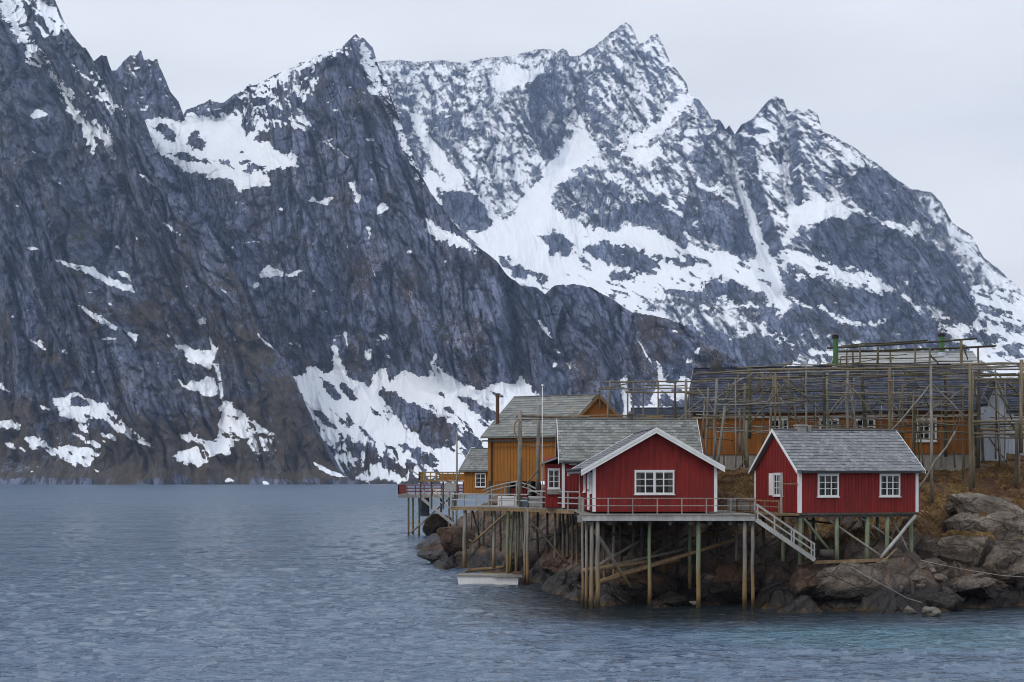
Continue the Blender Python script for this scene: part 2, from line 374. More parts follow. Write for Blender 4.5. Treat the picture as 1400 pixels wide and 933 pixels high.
far_items = [
 (0.51, [(500, 80), (780, 60), (800, 180), (745, 235), (705, 290), (670, 290), (590, 240), (560, 180)], 5),
 (0.88, [(665, 108), (705, 92), (740, 100), (730, 118), (700, 122), (680, 130)], 5),
 (0.30, [(520, 140), (560, 130), (575, 170), (600, 230), (585, 240), (560, 200)], 5),
 (0.86, [(555, 145), (572, 160), (600, 200), (640, 250), (620, 252), (590, 225), (570, 185)], 5),
 (0.22, [(720, 115), (766, 96), (772, 190), (745, 225), (735, 190), (722, 150)], 4),
 (0.30, [(585, 160), (625, 150), (640, 190), (625, 215), (600, 195)], 6),
 (0.50, [(772, 60), (860, 30), (905, 45), (942, 125), (905, 155), (850, 195), (815, 205), (795, 178)], 5),
 (0.24, [(780, 100), (794, 90), (797, 140), (790, 175)], 3),
 (1.0, [(585, 235), (612, 248), (650, 262), (668, 290), (690, 302), (706, 290), (716, 268), (745, 232), (762, 215), (780, 190), (790, 175), (800, 180), (815, 205), (850, 198), (880, 178), (910, 152), (942, 128), (950, 136), (925, 163), (890, 193), (850, 207), (800, 235), (768, 248), (752, 278), (775, 300), (800, 305), (850, 312), (905, 312), (945, 335), (1000, 348), (1040, 358), (1065, 400), (1080, 440), (1100, 520), (1000, 520), (880, 445), (745, 412), (690, 390), (630, 335), (560, 290)], 5),
 (0.47, [(748, 276), (758, 250), (790, 230), (830, 207), (870, 196), (905, 180), (945, 145), (1000, 180), (1012, 240), (1030, 300), (1045, 350), (1010, 345), (960, 330), (920, 300), (880, 290), (830, 300), (790, 285)], 7),
 (0.88, [(850, 206), (905, 195), (905, 212), (880, 222), (850, 218)], 5),
 (0.27, [(760, 250), (800, 240), (850, 260), (830, 280), (790, 285), (755, 276)], 5),
 (0.20, [(950, 195), (975, 200), (985, 240), (975, 265), (950, 240)], 5),
 (0.15, [(940, 250), (985, 270), (1010, 290), (1040, 350), (1010, 350), (965, 330), (930, 310)], 5),
 (0.95, line_poly([(955, 250), (985, 265), (1008, 282)], 5), 3),
 (0.12, [(790, 308), (830, 290), (870, 276), (905, 285), (930, 303), (942, 332), (932, 340), (905, 318), (880, 302), (850, 306), (835, 316)], 6),
 (0.12, [(598, 262), (640, 262), (664, 285), (672, 310), (640, 320), (612, 300)], 6),
 (0.18, [(604, 300), (640, 320), (655, 338), (630, 332)], 5),
 (0.05, [(735, 322), (760, 318), (788, 335), (780, 350), (750, 345)], 6),
 (0.05, [(790, 345), (830, 332), (870, 338), (900, 352), (905, 366), (870, 372), (830, 362)], 9),
 (0.05, ell(850, 378, 20, 5), 4), (0.05, ell(710, 372, 14, 9, 30), 5), (0.05, ell(735, 378, 18, 5, 20), 4), (0.05, ell(690, 358, 10, 6, 40), 4), (0.05, ell(930, 358, 22, 6, 10), 5),
 (0.10, [(955, 388), (990, 382), (1040, 398), (1055, 412), (1010, 415), (965, 402)], 7),
 (0.10, [(900, 392), (950, 398), (990, 412), (960, 416), (920, 406)], 5),
 (0.10, [(925, 430), (985, 435), (1050, 455), (1090, 480), (1080, 520), (980, 500), (940, 470)], 12),
 (0.12, [(1000, 422), (1050, 420), (1100, 440), (1120, 470), (1070, 460), (1020, 440)], 10),
 (0.40, [(880, 405), (1000, 415), (1060, 450), (1000, 460), (930, 445)], 14),
 (0.48, [(1000, 185), (1060, 135), (1120, 155), (1200, 225), (1180, 290), (1120, 300), (1080, 330), (1060, 380), (1035, 330), (1015, 260)], 6),
 (0.85, [(1035, 185), (1062, 175), (1068, 192), (1045, 200)], 5),
 (0.85, [(1040, 228), (1075, 222), (1080, 238), (1050, 240)], 5),
 (0.70, [(1120, 185), (1160, 200), (1195, 225), (1170, 235), (1140, 222), (1120, 205)], 5),
 (0.10, [(1150, 260), (1180, 225), (1215, 238), (1248, 265), (1258, 305), (1225, 310), (1185, 292)], 6),
 (0.42, [(1247, 258), (1285, 275), (1300, 305), (1290, 310), (1262, 290)], 5),
 (0.60, [(1300, 305), (1330, 322), (1343, 350), (1320, 355), (1298, 330)], 6),
 (0.95, [(1086, 282), (1120, 268), (1150, 282), (1185, 290), (1160, 296), (1130, 300), (1100, 305), (1082, 330), (1075, 310)], 6),
 (0.93, line_poly([(1180, 292), (1215, 306), (1255, 316)], 8), 4),
 (0.04, [(1110, 312), (1130, 302), (1190, 294), (1220, 320), (1235, 370), (1215, 388), (1170, 372), (1115, 365)], 6),
 (0.05, [(1222, 322), (1262, 330), (1300, 350), (1330, 400), (1337, 438), (1312, 446), (1270, 425), (1240, 395)], 6),
 (0.10, [(1060, 375), (1110, 380), (1170, 400), (1230, 400), (1290, 445), (1300, 475), (1200, 478), (1130, 460), (1080, 420)], 8),
 (0.97, line_poly([(1012, 245), (1022, 272), (1032, 305), (1045, 345), (1060, 380), (1075, 400)], [2, 5, 9, 15, 16, 6]), 3),
 (0.93, [(1052, 348), (1085, 346), (1118, 352), (1165, 366), (1200, 378), (1218, 396), (1200, 404), (1170, 392), (1130, 378), (1090, 385), (1066, 372)], 7),
 (0.15, ell(1088, 366, 14, 5, 20), 4), (0.15, ell(1125, 366, 10, 4), 4),
 (0.9, line_poly([(1120, 420), (1150, 440), (1185, 445), (1210, 438)], 6), 4), (0.9, ell(1095, 415, 18, 5, 25), 5),
 (0.9, line_poly([(1230, 400), (1262, 428)], 6), 3),
 (0.95, [(1268, 412), (1284, 418), (1300, 440), (1330, 448), (1338, 430), (1325, 395), (1340, 390), (1372, 405), (1400, 420), (1480, 470), (1500, 560), (1350, 520), (1320, 480), (1290, 450)], 7),
 (0.2, ell(1370, 425, 22, 6, 25), 6), (0.2, ell(1345, 462, 20, 8, 30), 7), (0.25, ell(1388, 450, 24, 6, 30), 6), (0.25, ell(1385, 480, 20, 7, 30), 6),
 (0.50, [(1343, 350), (1400, 398), (1500, 460), (1440, 440), (1390, 410), (1350, 385)], 6),
 (0.3, [(1090, 470), (1250, 478), (1330, 490), (1330, 560), (1090, 560)], 9),
 (0.9, ell(1120, 482, 20, 4), 4), (0.9, ell(1125, 498, 24, 5), 5), (0.9, ell(1175, 470, 14, 4, 20), 4),
]
def far_base(px, py):
    return np.full(px.shape, 0.30, np.float32) + 0.05 + 0.16 * fbm(px / 60, py / 60, 4.4, 3)
def far_ribs(px, py, sn):
    # rock steps showing through the lower snow field, slanting down to the right
    a = py - 0.42 * (px - 900); b = px + 0.4 * py
    n = fbm(b / 30, a / 8.0, 3.3, 4, 0.6)
    k = np.clip((py - 290) / 110, 0, 1) * np.clip((px - 640) / 150, 0, 1) * np.clip((1500 - px) / 100, 0, 1)
    return sn - np.clip((n - 0.22 + 0.16 * k) * 6, 0, 1) * np.clip(k * 1.6, 0, 1) * 0.9 * (sn > 0.6)
def mid_ribs(px, py, sn):
    # rock ribs and avalanche tracks in the lower fan, running down to the right
    a = (px - 430) - 1.05 * (py - 540); b = px + 0.9 * py
    n = fbm(a / 9.0, b / 60, 9.3, 4, 0.6); n2 = fbm(a / 30, b / 70, 2.3, 3)
    k = np.clip((py - 535) / 90, 0, 1) * np.clip((720 - px) / 60, 0, 1) * np.clip((px - 395) / 20, 0, 1)
    return sn - np.clip((n + 0.6 * n2 - 0.24 + 0.26 * k) * 7, 0, 1) * np.clip(k * 3, 0, 1) * 0.95 * (sn > 0.6)
def near_ribs(px, py, sn):
    a = (px) - 1.2 * (py); b = px + 0.8 * py
    n = fbm(a / 12.0, b / 22, 4.3, 4, 0.62)
    k = np.clip((py - 540) / 60, 0, 1)
    return sn - np.clip((n - 0.13 + 0.03 * k) * 8, 0, 1) * k * 0.95 * (sn > 0.6) + np.clip((n - 0.30) * 8, 0, 1) * 0.6 * k * (sn < 0.4) * np.clip((650 - py) / 10, 0, 1)
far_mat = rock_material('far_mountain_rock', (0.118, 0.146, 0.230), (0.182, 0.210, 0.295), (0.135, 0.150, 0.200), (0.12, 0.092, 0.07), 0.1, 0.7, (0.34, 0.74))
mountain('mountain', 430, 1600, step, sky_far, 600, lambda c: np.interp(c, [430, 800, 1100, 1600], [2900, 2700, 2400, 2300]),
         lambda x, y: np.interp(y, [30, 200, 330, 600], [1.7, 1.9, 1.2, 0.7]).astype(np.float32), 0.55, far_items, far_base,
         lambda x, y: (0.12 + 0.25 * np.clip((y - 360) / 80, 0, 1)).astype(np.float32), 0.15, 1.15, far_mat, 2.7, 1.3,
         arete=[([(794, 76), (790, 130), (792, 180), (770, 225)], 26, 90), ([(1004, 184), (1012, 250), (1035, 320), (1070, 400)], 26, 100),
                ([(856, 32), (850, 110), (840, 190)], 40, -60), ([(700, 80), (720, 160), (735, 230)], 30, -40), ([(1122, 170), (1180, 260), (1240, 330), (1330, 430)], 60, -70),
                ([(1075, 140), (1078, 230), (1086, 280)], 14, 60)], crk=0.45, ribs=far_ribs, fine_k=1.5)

# ---- the middle buttress with its hanging snow bowl
sky_mid = [(60, 90), (120, 95), (159, 97), (171, 82), (179, 75), (186, 76), (193, 69), (197, 83), (203, 80), (210, 84), (215, 81), (219, 93), (226, 108), (233, 126), (244, 140), (251, 157), (255, 150), (262, 148), (281, 140), (288, 136), (293, 140), (306, 140), (321, 129), (335, 122), (341, 115), (346, 118), (364, 109), (401, 91), (437, 75), (460, 68), (467, 66), (474, 58), (480, 52), (487, 46), (492, 53), (497, 52), (504, 60), (510, 66), (514, 80), (520, 100), (534, 130), (545, 160), (560, 200), (572, 232), (581, 249), (590, 265), (604, 283), (620, 305), (648, 333), (680, 358), (694, 378), (712, 390), (735, 394), (745, 402), (760, 390), (790, 389), (810, 394), (838, 410), (865, 428), (895, 432), (930, 442), (965, 466), (1000, 490), (1050, 520), (1100, 545), (1150, 570), (1220, 600)]
mid_items = [
 (0.44, [(255, 145), (350, 108), (440, 72), (480, 60), (475, 90), (440, 120), (410, 150), (400, 180), (350, 180), (330, 160), (300, 155)], 5),
 (0.72, line_poly([(345, 122), (400, 95), (440, 79), (470, 68)], [4, 9, 9, 5]), 4),
 (0.25, [(265, 148), (320, 132), (335, 140), (325, 158), (290, 152)], 4),
 (0.10, [(440, 90), (480, 75), (490, 110), (480, 170), (440, 175), (420, 150)], 6),
 (0.78, [(395, 165), (415, 160), (432, 172), (425, 178), (405, 178)], 4),
 (0.55, [(487, 50), (500, 60), (515, 85), (535, 130), (520, 132), (505, 110), (495, 85)], 5),
 (0.75, [(500, 118), (522, 116), (528, 130), (510, 132)], 4),
 (0.40, [(512, 90), (520, 100), (548, 165), (570, 230), (585, 255), (575, 255), (552, 210), (535, 165), (520, 130)], 5),
 (1.0, [(193, 163), (215, 162), (250, 168), (257, 154), (275, 158), (305, 154), (330, 160), (334, 186), (348, 178), (356, 184), (345, 192), (365, 195), (385, 210), (404, 215), (409, 226), (385, 232), (365, 235), (372, 258), (350, 256), (330, 260), (312, 245), (285, 240), (262, 236), (235, 220), (215, 205), (200, 185)], 4),
 (0.05, [(206, 172), (225, 170), (243, 184), (242, 196), (222, 186)], 4),
 (0.10, [(255, 185), (270, 180), (280, 195), (272, 208), (256, 198)], 5),
 (0.12, [(222, 208), (262, 212), (285, 220), (270, 226), (240, 216)], 5),
 (0.12, [(290, 218), (310, 222), (322, 232), (305, 230)], 5), (0.1, ell(350, 232, 18, 4, 5), 5), (0.1, ell(335, 222, 10, 3), 3),
 (0.1, ell(331, 208, 4, 2.5), 1), (0.9, line_poly([(200, 240), (213, 250), (222, 258)], [2, 5, 1]), 2),
 (0.95, [(479, 252), (485, 250), (487, 262), (495, 268), (493, 276), (483, 275), (486, 266)], 2),
 (0.95, [(518, 280), (524, 278), (533, 289), (526, 289), (515, 295)], 2),
 (0.95, [(420, 274), (428, 270), (433, 276), (450, 268), (456, 271), (446, 280), (436, 279)], 2),
 (0.95, [(440, 192), (452, 186), (456, 190), (448, 196)], 3), (0.9, ell(506, 190, 8, 3), 3), (0.9, line_poly([(440, 192), (470, 210), (478, 216)], 2.5), 1),
 (0.95, [(580, 300), (588, 300), (600, 310), (618, 318), (640, 330), (655, 345), (630, 340), (605, 330), (580, 318)], 4),
 (0.95, [(354, 372), (368, 363), (384, 371), (390, 376), (405, 370), (416, 370), (400, 378), (378, 378), (356, 379)], 2),
 (0.95, line_poly([(300, 370), (318, 382), (326, 386)], [1, 4, 2]), 1), (0.95, ell(351, 391, 5, 3, -40), 1),
 (0.95, line_poly([(503, 310), (506, 322), (503, 335)], [4, 3, 1]), 1), (0.95, line_poly([(508, 366), (514, 378)], [3, 1]), 1), (0.9, ell(560, 345, 3, 2), 1),
 (0.9, ell(610, 358, 3, 2), 1), (0.9, ell(430, 398, 3, 2), 1), (0.9, ell(385, 287, 3, 2), 1),
 (0.95, line_poly([(735, 438), (745, 450), (754, 463)], [4, 6, 2]), 2), (0.95, line_poly([(471, 455), (476, 475)], [3, 1]), 1),
 (0.95, [(500, 480), (510, 472), (507, 494), (500, 490)], 2), (0.9, ell(773, 417, 3, 2), 1), (0.9, line_poly([(870, 462), (878, 475), (892, 500)], [4, 3, 2]), 1),
 (0.95, [(950, 480), (958, 474), (952, 488), (938, 498), (940, 490)], 1),
 (1.0, [(404, 540), (402, 515), (412, 512), (423, 502), (438, 505), (446, 512), (456, 500), (456, 474), (460, 472), (469, 497), (474, 516), (490, 524), (508, 533), (507, 520), (516, 505), (529, 504), (532, 521), (545, 512), (556, 507), (572, 514), (586, 518), (592, 494), (596, 482), (600, 500), (612, 510), (632, 522), (652, 532), (685, 524), (705, 527), (711, 512), (718, 524), (740, 545), (780, 570), (900, 620), (900, 672), (470, 672), (455, 630), (439, 593), (420, 562)], 3),
 (0.0, [(516, 536), (526, 528), (555, 547), (593, 566), (625, 582), (630, 600), (620, 610), (593, 614), (572, 598), (554, 582), (534, 560), (522, 548)], 4),
 (0.0, [(437, 514), (448, 520), (460, 530), (471, 547), (458, 548), (444, 530)], 3), (0.0, [(467, 522), (480, 532), (491, 547), (477, 547), (464, 531)], 2),
 (0.0, [(425, 556), (442, 564), (462, 589), (448, 584), (430, 568)], 3), (0.0, [(405, 540), (412, 536), (416, 545), (408, 546)], 2),
 (0.0, [(624, 539), (651, 547), (682, 566), (670, 576), (645, 562)], 3), (0.0, [(631, 582), (658, 604), (662, 614), (645, 612)], 3),
 (0.0, [(666, 535), (684, 538), (694, 544), (680, 544)], 2), (0.0, ell(615, 560, 8, 3, 30), 2), (0.0, ell(605, 540, 6, 2, 40), 2), (0.1, ell(588, 556, 12, 3, 35), 2),
 (0.36, [(470, 585), (500, 600), (560, 612), (600, 640), (600, 672), (470, 672), (452, 620)], 12),
 (0.0, [(470, 570), (485, 578), (478, 584)], 2), (0.05, [(480, 600), (520, 625), (560, 648), (530, 642), (495, 620)], 7), (0.05, [(560, 618), (585, 625), (600, 640), (575, 636)], 4),
 (0.0, line_poly([(480, 575), (500, 592), (512, 606)], [2, 4, 1]), 2), (0.05, [(540, 605), (552, 606), (580, 622), (565, 622)], 3),
 (0.95, [(848, 520), (856, 512), (862, 545), (868, 580), (850, 580), (853, 545)], 2),
 (0.95, [(897, 492), (903, 500), (909, 516), (921, 502), (910, 522), (925, 524), (935, 512), (950, 522), (945, 545), (920, 548), (905, 535), (895, 560), (890, 545), (900, 520)], 2),
 (0.0, ell(925, 534, 8, 2), 1), (0.95, [(855, 560), (905, 556), (940, 562), (940, 575), (850, 580)], 4),
]
def mid_base(px, py):
    return (0.10 + 0.10 * np.clip((230 - py) / 120, 0, 1) + 0.10 * fbm(px / 40, py / 40, 2.2, 3)).astype(np.float32)
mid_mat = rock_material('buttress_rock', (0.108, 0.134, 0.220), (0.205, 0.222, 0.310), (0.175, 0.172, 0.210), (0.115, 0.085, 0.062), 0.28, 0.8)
def streaky(px, py, base):   # lower apron: rock ribs showing through the snow, running down the slope
    return base
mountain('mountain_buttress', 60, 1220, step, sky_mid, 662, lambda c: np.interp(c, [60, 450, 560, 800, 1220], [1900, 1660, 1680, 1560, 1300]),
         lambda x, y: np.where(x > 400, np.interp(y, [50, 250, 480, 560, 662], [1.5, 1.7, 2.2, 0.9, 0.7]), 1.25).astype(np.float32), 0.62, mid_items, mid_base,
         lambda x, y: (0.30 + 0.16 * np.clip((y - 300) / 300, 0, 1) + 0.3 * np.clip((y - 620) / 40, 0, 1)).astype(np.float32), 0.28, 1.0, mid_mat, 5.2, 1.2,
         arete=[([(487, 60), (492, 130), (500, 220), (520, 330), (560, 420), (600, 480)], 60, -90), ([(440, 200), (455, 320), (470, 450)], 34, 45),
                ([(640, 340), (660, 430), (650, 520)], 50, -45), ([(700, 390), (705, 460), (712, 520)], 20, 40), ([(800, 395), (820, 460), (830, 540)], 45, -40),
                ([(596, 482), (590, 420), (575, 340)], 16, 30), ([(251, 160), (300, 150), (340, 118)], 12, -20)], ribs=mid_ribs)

# ---- the near massif on the left
sky_near = [(-260, -260), (-120, -130), (0, -60), (40, -25), (75, 0), (82, 16), (87, 29), (96, 44), (106, 58), (112, 64), (117, 65), (122, 74), (128, 84), (131, 82), (138, 76), (146, 77), (150, 90), (153, 98), (160, 102), (170, 114), (182, 130), (192, 150), (200, 170), (207, 190), (215, 208), (240, 250), (262, 282), (280, 303), (300, 335), (320, 368), (335, 400), (345, 430), (362, 462), (390, 492), (412, 540), (430, 585), (445, 612), (460, 640), (474, 656), (490, 661)]
near_items = [
 (0.42, [(-200, -200), (0, -60), (75, 0), (90, 40), (60, 60), (30, 40), (0, 30), (-100, 0)], 6),
 (0.70, [(0, 7), (11, -20), (22, 22), (36, 55), (66, 73), (73, 98), (95, 120), (109, 146), (135, 168), (157, 186), (161, 222), (146, 211), (138, 190), (124, 182), (130, 211), (118, 195), (102, 162), (87, 142), (77, 113), (60, 92), (30, 84), (36, 69), (11, 33)], 6),
 (0.95, [(118, 170), (135, 178), (150, 186), (155, 205), (158, 221), (150, 210), (140, 192), (128, 188)], 2),
 (0.85, [(80, 108), (92, 115), (105, 132), (98, 136), (86, 124)], 3), (0.8, [(58, 66), (70, 88), (62, 92), (50, 78)], 3),
 (0.55, [(95, 80), (125, 95), (160, 130), (175, 160), (160, 160), (130, 130)], 8), (0.9, ell(143, 132, 7, 4, 20), 3),
 (0.95, [(67, 352), (84, 355), (104, 361), (128, 366), (138, 374), (160, 383), (179, 392), (184, 403), (170, 397), (150, 390), (131, 381), (108, 370), (87, 362)], 2),
 (0.95, [(160, 372), (168, 371), (180, 378), (179, 381), (168, 378)], 1),
 (0.95, [(98, 410), (117, 423), (140, 434), (160, 447), (157, 452), (135, 442), (117, 430)], 2),
 (0.95, [(166, 451), (178, 455), (190, 458), (186, 467), (178, 461)], 1), (0.9, [(137, 464), (148, 461), (162, 463), (150, 466)], 1),
 (0.95, line_poly([(38, 463), (50, 470), (64, 478)], [2, 4, 2]), 1), (0.95, [(36, 340), (42, 336), (54, 341), (45, 343)], 1),
 (0.95, [(228, 454), (238, 464), (248, 474), (260, 480), (270, 476), (292, 480), (297, 476), (295, 490), (288, 509), (278, 503), (270, 499), (251, 485)], 3),
 (0.95, line_poly([(287, 458), (290, 470), (294, 480)], [2, 4, 5]), 1), (0.95, [(268, 440), (275, 433), (282, 435), (280, 444), (274, 446)], 2),
 (0.95, [(292, 498), (299, 498), (303, 515), (306, 534), (305, 549), (301, 545), (300, 525)], 1),
 (0.95, [(226, 509), (240, 518), (255, 527), (262, 521), (280, 517), (292, 518), (299, 534), (290, 540), (281, 541), (268, 538), (255, 532)], 3),
 (0.95, [(304, 549), (317, 552), (339, 570), (364, 585), (376, 596), (364, 594), (350, 590), (343, 603), (328, 600), (317, 607), (317, 621), (299, 618), (288, 629), (273, 640), (255, 634), (233, 625), (248, 618), (262, 614), (272, 609), (258, 605), (244, 592), (260, 593), (273, 592), (273, 601), (290, 604), (299, 600), (298, 575)], 4),
 (0.5, [(340, 585), (365, 600), (375, 625), (350, 620), (335, 605)], 7),
 (0.95, [(71, 545), (88, 542), (106, 536), (120, 545), (146, 552), (153, 563), (165, 575), (182, 589), (211, 611), (196, 608), (182, 600), (160, 592), (138, 574), (120, 576), (109, 578), (84, 570)], 3),
 (0.0, [(97, 546), (108, 543), (120, 548), (122, 556), (108, 557), (98, 556)], 2),
 (0.95, [(-30, 578), (0, 576), (15, 574), (29, 581), (26, 589), (0, 587), (-30, 590)], 3),
 (0.95, [(29, 596), (40, 598), (55, 601), (73, 611), (106, 609), (122, 614), (135, 622), (128, 634), (102, 638), (88, 630), (73, 622), (55, 618), (44, 614)], 4),
 (0.9, [(98, 592), (110, 594), (138, 608), (132, 614), (115, 604)], 3), (0.9, [(50, 553), (60, 556), (73, 562), (60, 561)], 2), (0.9, ell(118, 585, 9, 5, 30), 4),
 (0.95, [(0, 524), (8, 530), (14, 538), (4, 534), (-20, 520)], 1), (0.9, ell(150, 597, 12, 4, 20), 3), (0.95, [(2, 604), (18, 608), (40, 618), (20, 616)], 3),
 (0.95, [(415, 622), (432, 633), (448, 642), (462, 646), (474, 652), (455, 651), (436, 641)], 1), (0.95, [(305, 655), (312, 653), (320, 658), (308, 660)], 1),
 (0.95, line_poly([(352, 456), (362, 468), (376, 478)], [2, 4, 1]), 1), (0.95, line_poly([(385, 478), (398, 492)], [3, 1]), 1), (0.95, ell(127, 508, 2.5, 2.5), 1),
 (0.95, line_poly([(190, 238), (205, 248), (218, 258)], [2, 4, 1]), 1), (0.95, line_poly([(222, 302), (236, 314), (250, 324)], [2, 5, 1]), 1), (0.9, ell(255, 392, 2, 2), 1),
 (0.85, [(42, 158), (52, 150), (66, 158), (58, 160), (48, 163)], 2),
]
def near_base(px, py):
    d = 0.06 + 0.08 * np.clip((200 - py) / 200, 0, 1) + 0.10 * fbm(px / 30, py / 30, 6.2, 3)
    return (d - 0.08 * np.clip((py - 250) / 100, 0, 1)).astype(np.float32)
def near_veg(px, py):
    v = 0.40 + 0.40 * np.clip((py - 520) / 90, 0, 1) + 0.12 * fbm(px / 70, py / 50, 1.2, 3)
    v = v + 0.20 * np.exp(-((px - 345) / 60) ** 2 - ((py - 530) / 90) ** 2) + 0.12 * np.exp(-((px - 200) / 90) ** 2 - ((py - 440) / 60) ** 2)
    v = v - 0.16 * np.clip((420 - py) / 200, 0, 1) - 0.35 * np.clip((py - 652) / 5, 0, 1) - 0.2 * np.exp(-((px - 200) / 70) ** 2 - ((py - 540) / 50) ** 2)
    return v.astype(np.float32)
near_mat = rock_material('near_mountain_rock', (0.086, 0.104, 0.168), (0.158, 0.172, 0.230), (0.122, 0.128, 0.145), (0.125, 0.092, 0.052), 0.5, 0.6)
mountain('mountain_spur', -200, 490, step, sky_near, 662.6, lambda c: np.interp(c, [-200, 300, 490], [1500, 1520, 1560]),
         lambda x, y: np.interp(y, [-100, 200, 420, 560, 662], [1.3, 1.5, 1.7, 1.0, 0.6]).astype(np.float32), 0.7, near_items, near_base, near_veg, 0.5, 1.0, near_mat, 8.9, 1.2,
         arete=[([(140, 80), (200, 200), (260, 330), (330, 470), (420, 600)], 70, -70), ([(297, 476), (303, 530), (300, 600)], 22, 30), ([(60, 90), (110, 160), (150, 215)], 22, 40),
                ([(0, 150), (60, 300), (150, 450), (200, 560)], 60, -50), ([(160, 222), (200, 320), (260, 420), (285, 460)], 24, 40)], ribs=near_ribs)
# ================================================================== THE FJORD
def water_material():
    m, nt, b = mat('fjord_water', (0.02, 0.04, 0.05), 0.08, 0.5); g = NT(nt)
    b.inputs['IOR'].default_value = 1.333; b.inputs['Specular IOR Level'].default_value = 0.9
    V = g.coord(kind='World')
    sp = g.n('ShaderNodeSeparateXYZ'); g.L.new(V, sp.inputs[0])
    big = g.noise(g.coord((0.06, 0.12, 1), kind='World'), 1, 3, 0.5)
    # pale sandy shallows off the point, bottom right
    dx = g.math('SUBTRACT', sp.outputs[0], 15.0); dy = g.math('SUBTRACT', sp.outputs[1], 54.0)
    d2 = g.math('ADD', g.math('MULTIPLY', g.math('MULTIPLY', dx, dx), 0.010), g.math('MULTIPLY', g.math('MULTIPLY', dy, dy), 0.025))
    sh = g.math('ADD', g.math('SUBTRACT', 1.0, d2), g.math('MULTIPLY', g.math('SUBTRACT', big, 0.5), 1.6))
    sh = g.rng(sh, 0.1, 0.9, smooth=True)
    col = g.mix(g.math('MULTIPLY', sh, 0.5), (0.066, 0.110, 0.172), (0.060, 0.165, 0.20))
    # dark reflection of rocks and piles round the point, painted into the water colour
    dark_refl = g.math('MULTIPLY', g.rng(g.math('ADD', g.math('SUBTRACT', sp.outputs[1], g.math('MULTIPLY', g.math('ABSOLUTE', g.math('SUBTRACT', sp.outputs[0], 9.0)), 0.22)), g.math('MULTIPLY', g.math('SUBTRACT', big, 0.5), 14.0)), 54.0, 62.0, smooth=True), g.rng(sp.outputs[0], -4.0, 2.5))
    col = g.mix(g.math('MULTIPLY', dark_refl, 0.93), col, (0.012, 0.016, 0.016))
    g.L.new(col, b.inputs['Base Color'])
    r1 = g.noise(g.coord((0.8, 2.0, 1), kind='World'), 1.0, 4, 0.62, 0.4)
    r2 = g.noise(g.coord((0.14, 0.42, 1), kind='World'), 1.0, 3, 0.6, 0.3)
    r3 = g.noise(g.coord((0.02, 0.07, 1), kind='World'), 1.0, 4, 0.65, 0.2)
    dist = g.math('MULTIPLY', sp.outputs[1], 1.0)
    far = g.rng(dist, 60, 420, 0.0, 1.0)
    h = g.math('ADD', g.math('MULTIPLY', r1, 0.26), g.math('ADD', g.math('MULTIPLY', r2, g.math('MULTIPLY', far, 1.5)), g.math('MULTIPLY', r3, g.math('MULTIPLY', far, 7.0))))
    g.L.new(g.rng(dist, 60, 400, 0.07, 0.34), b.inputs['Roughness'])
    g.L.new(g.bump(h, 1.0, 1.0), b.inputs['Normal'])
    return m
def fjord():
    pys = [948.0]
    while pys[-1] > 672: pys.append(pys[-1] - 0.8)
    Y = [H * FPX / (p - HOR) for p in pys]
    while Y[-1] < 3000: Y.append(Y[-1] * 1.06)
    Y = np.array([2, 10, 20, 30] + Y); Y.sort()
    tx = np.linspace(-0.5, 0.5, 1100)
    X = Y[:, None] * tx[None]; YY = np.repeat(Y[:, None], len(tx), 1)
    amp = np.interp(YY, [0, 100, 300, 600], [1, 1, 0.7, 0])
    # wind ripples coming up the fjord
    wv = 0
    wx = 0.6 * fbm(X / 7, YY / 5, 1.1, 2)
    for (l, a, ang, s) in ((4.0, .065, 7, 1.0), (1.9, .12, -10, 2.0), (0.95, .12, 12, 3.0), (0.45, .06, -4, 4.0)):
        c, sn_ = math.cos(R(ang)), math.sin(R(ang))
        u = (X * c + YY * sn_) / (l * 2.9); v = (-X * sn_ + YY * c) / l
        n = perlin(u + wx * 0.3, v + wx * 0.3, s * 7.7)
        wv = wv + a * (1 - np.abs(n) * 2.6)          # peaked little crests
    gust = 0.75 + 0.5 * fbm(X / 30, YY / 22, 5.5, 3)
    lee = 1 - 0.7 * np.exp(-((X - 11) / 13) ** 4 - ((YY - 66) / 9.0) ** 4)
    Z = wv * amp * gust * lee - 0.06
    co = np.stack([X, YY, Z], -1)
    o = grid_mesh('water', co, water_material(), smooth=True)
    o['kind'] = 'structure'
    # the sea bed keeps the fjord closed beyond the near sheet
    return o
fjord()
bm = bmesh.new()
vs = [bm.verts.new(p) for p in ((-9000, -3000, -0.6), (9000, -3000, -0.6), (9000, 9000, -0.6), (-9000, 9000, -0.6))]; bm.faces.new(vs)
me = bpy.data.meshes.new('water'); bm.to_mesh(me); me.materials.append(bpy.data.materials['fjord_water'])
o = bpy.data.objects.new('water', me); COL.objects.link(o); o['kind'] = 'structure'
# ================================================================== THE POINT OF LAND
_ctl = []   # (x, y, z)
def _c(px, py, Y): _ctl.append((pw(px, Y), Y, pz(py, Y)))
def _z(px, Y, z): _ctl.append((pw(px, Y), Y, z))
for q in ((800, 69.5), (840, 69.0), (900, 69.5), (950, 69.3), (1010, 68.5), (1070, 65.8), (1140, 64.8), (1200, 64.6), (1260, 65.2), (1330, 66.2), (1400, 66.5), (1480, 66.5), (1560, 66),
          (760, 75.5), (725, 81.5), (690, 86), (640, 92.5), (600, 99)): _z(q[0], q[1], -0.1)
for q in ((800, 62, -2.5), (1000, 61, -2.5), (1200, 58, -2.2), (1400, 60, -2), (1560, 60, -2), (700, 76, -2.5), (620, 86, -2.5), (560, 100, -2.5), (590, 112, -1.5), (560, 135, -2.5), (600, 135, -1.5), (500, 160, -3), (540, 180, -3), (600, 160, 0)): _z(*q)
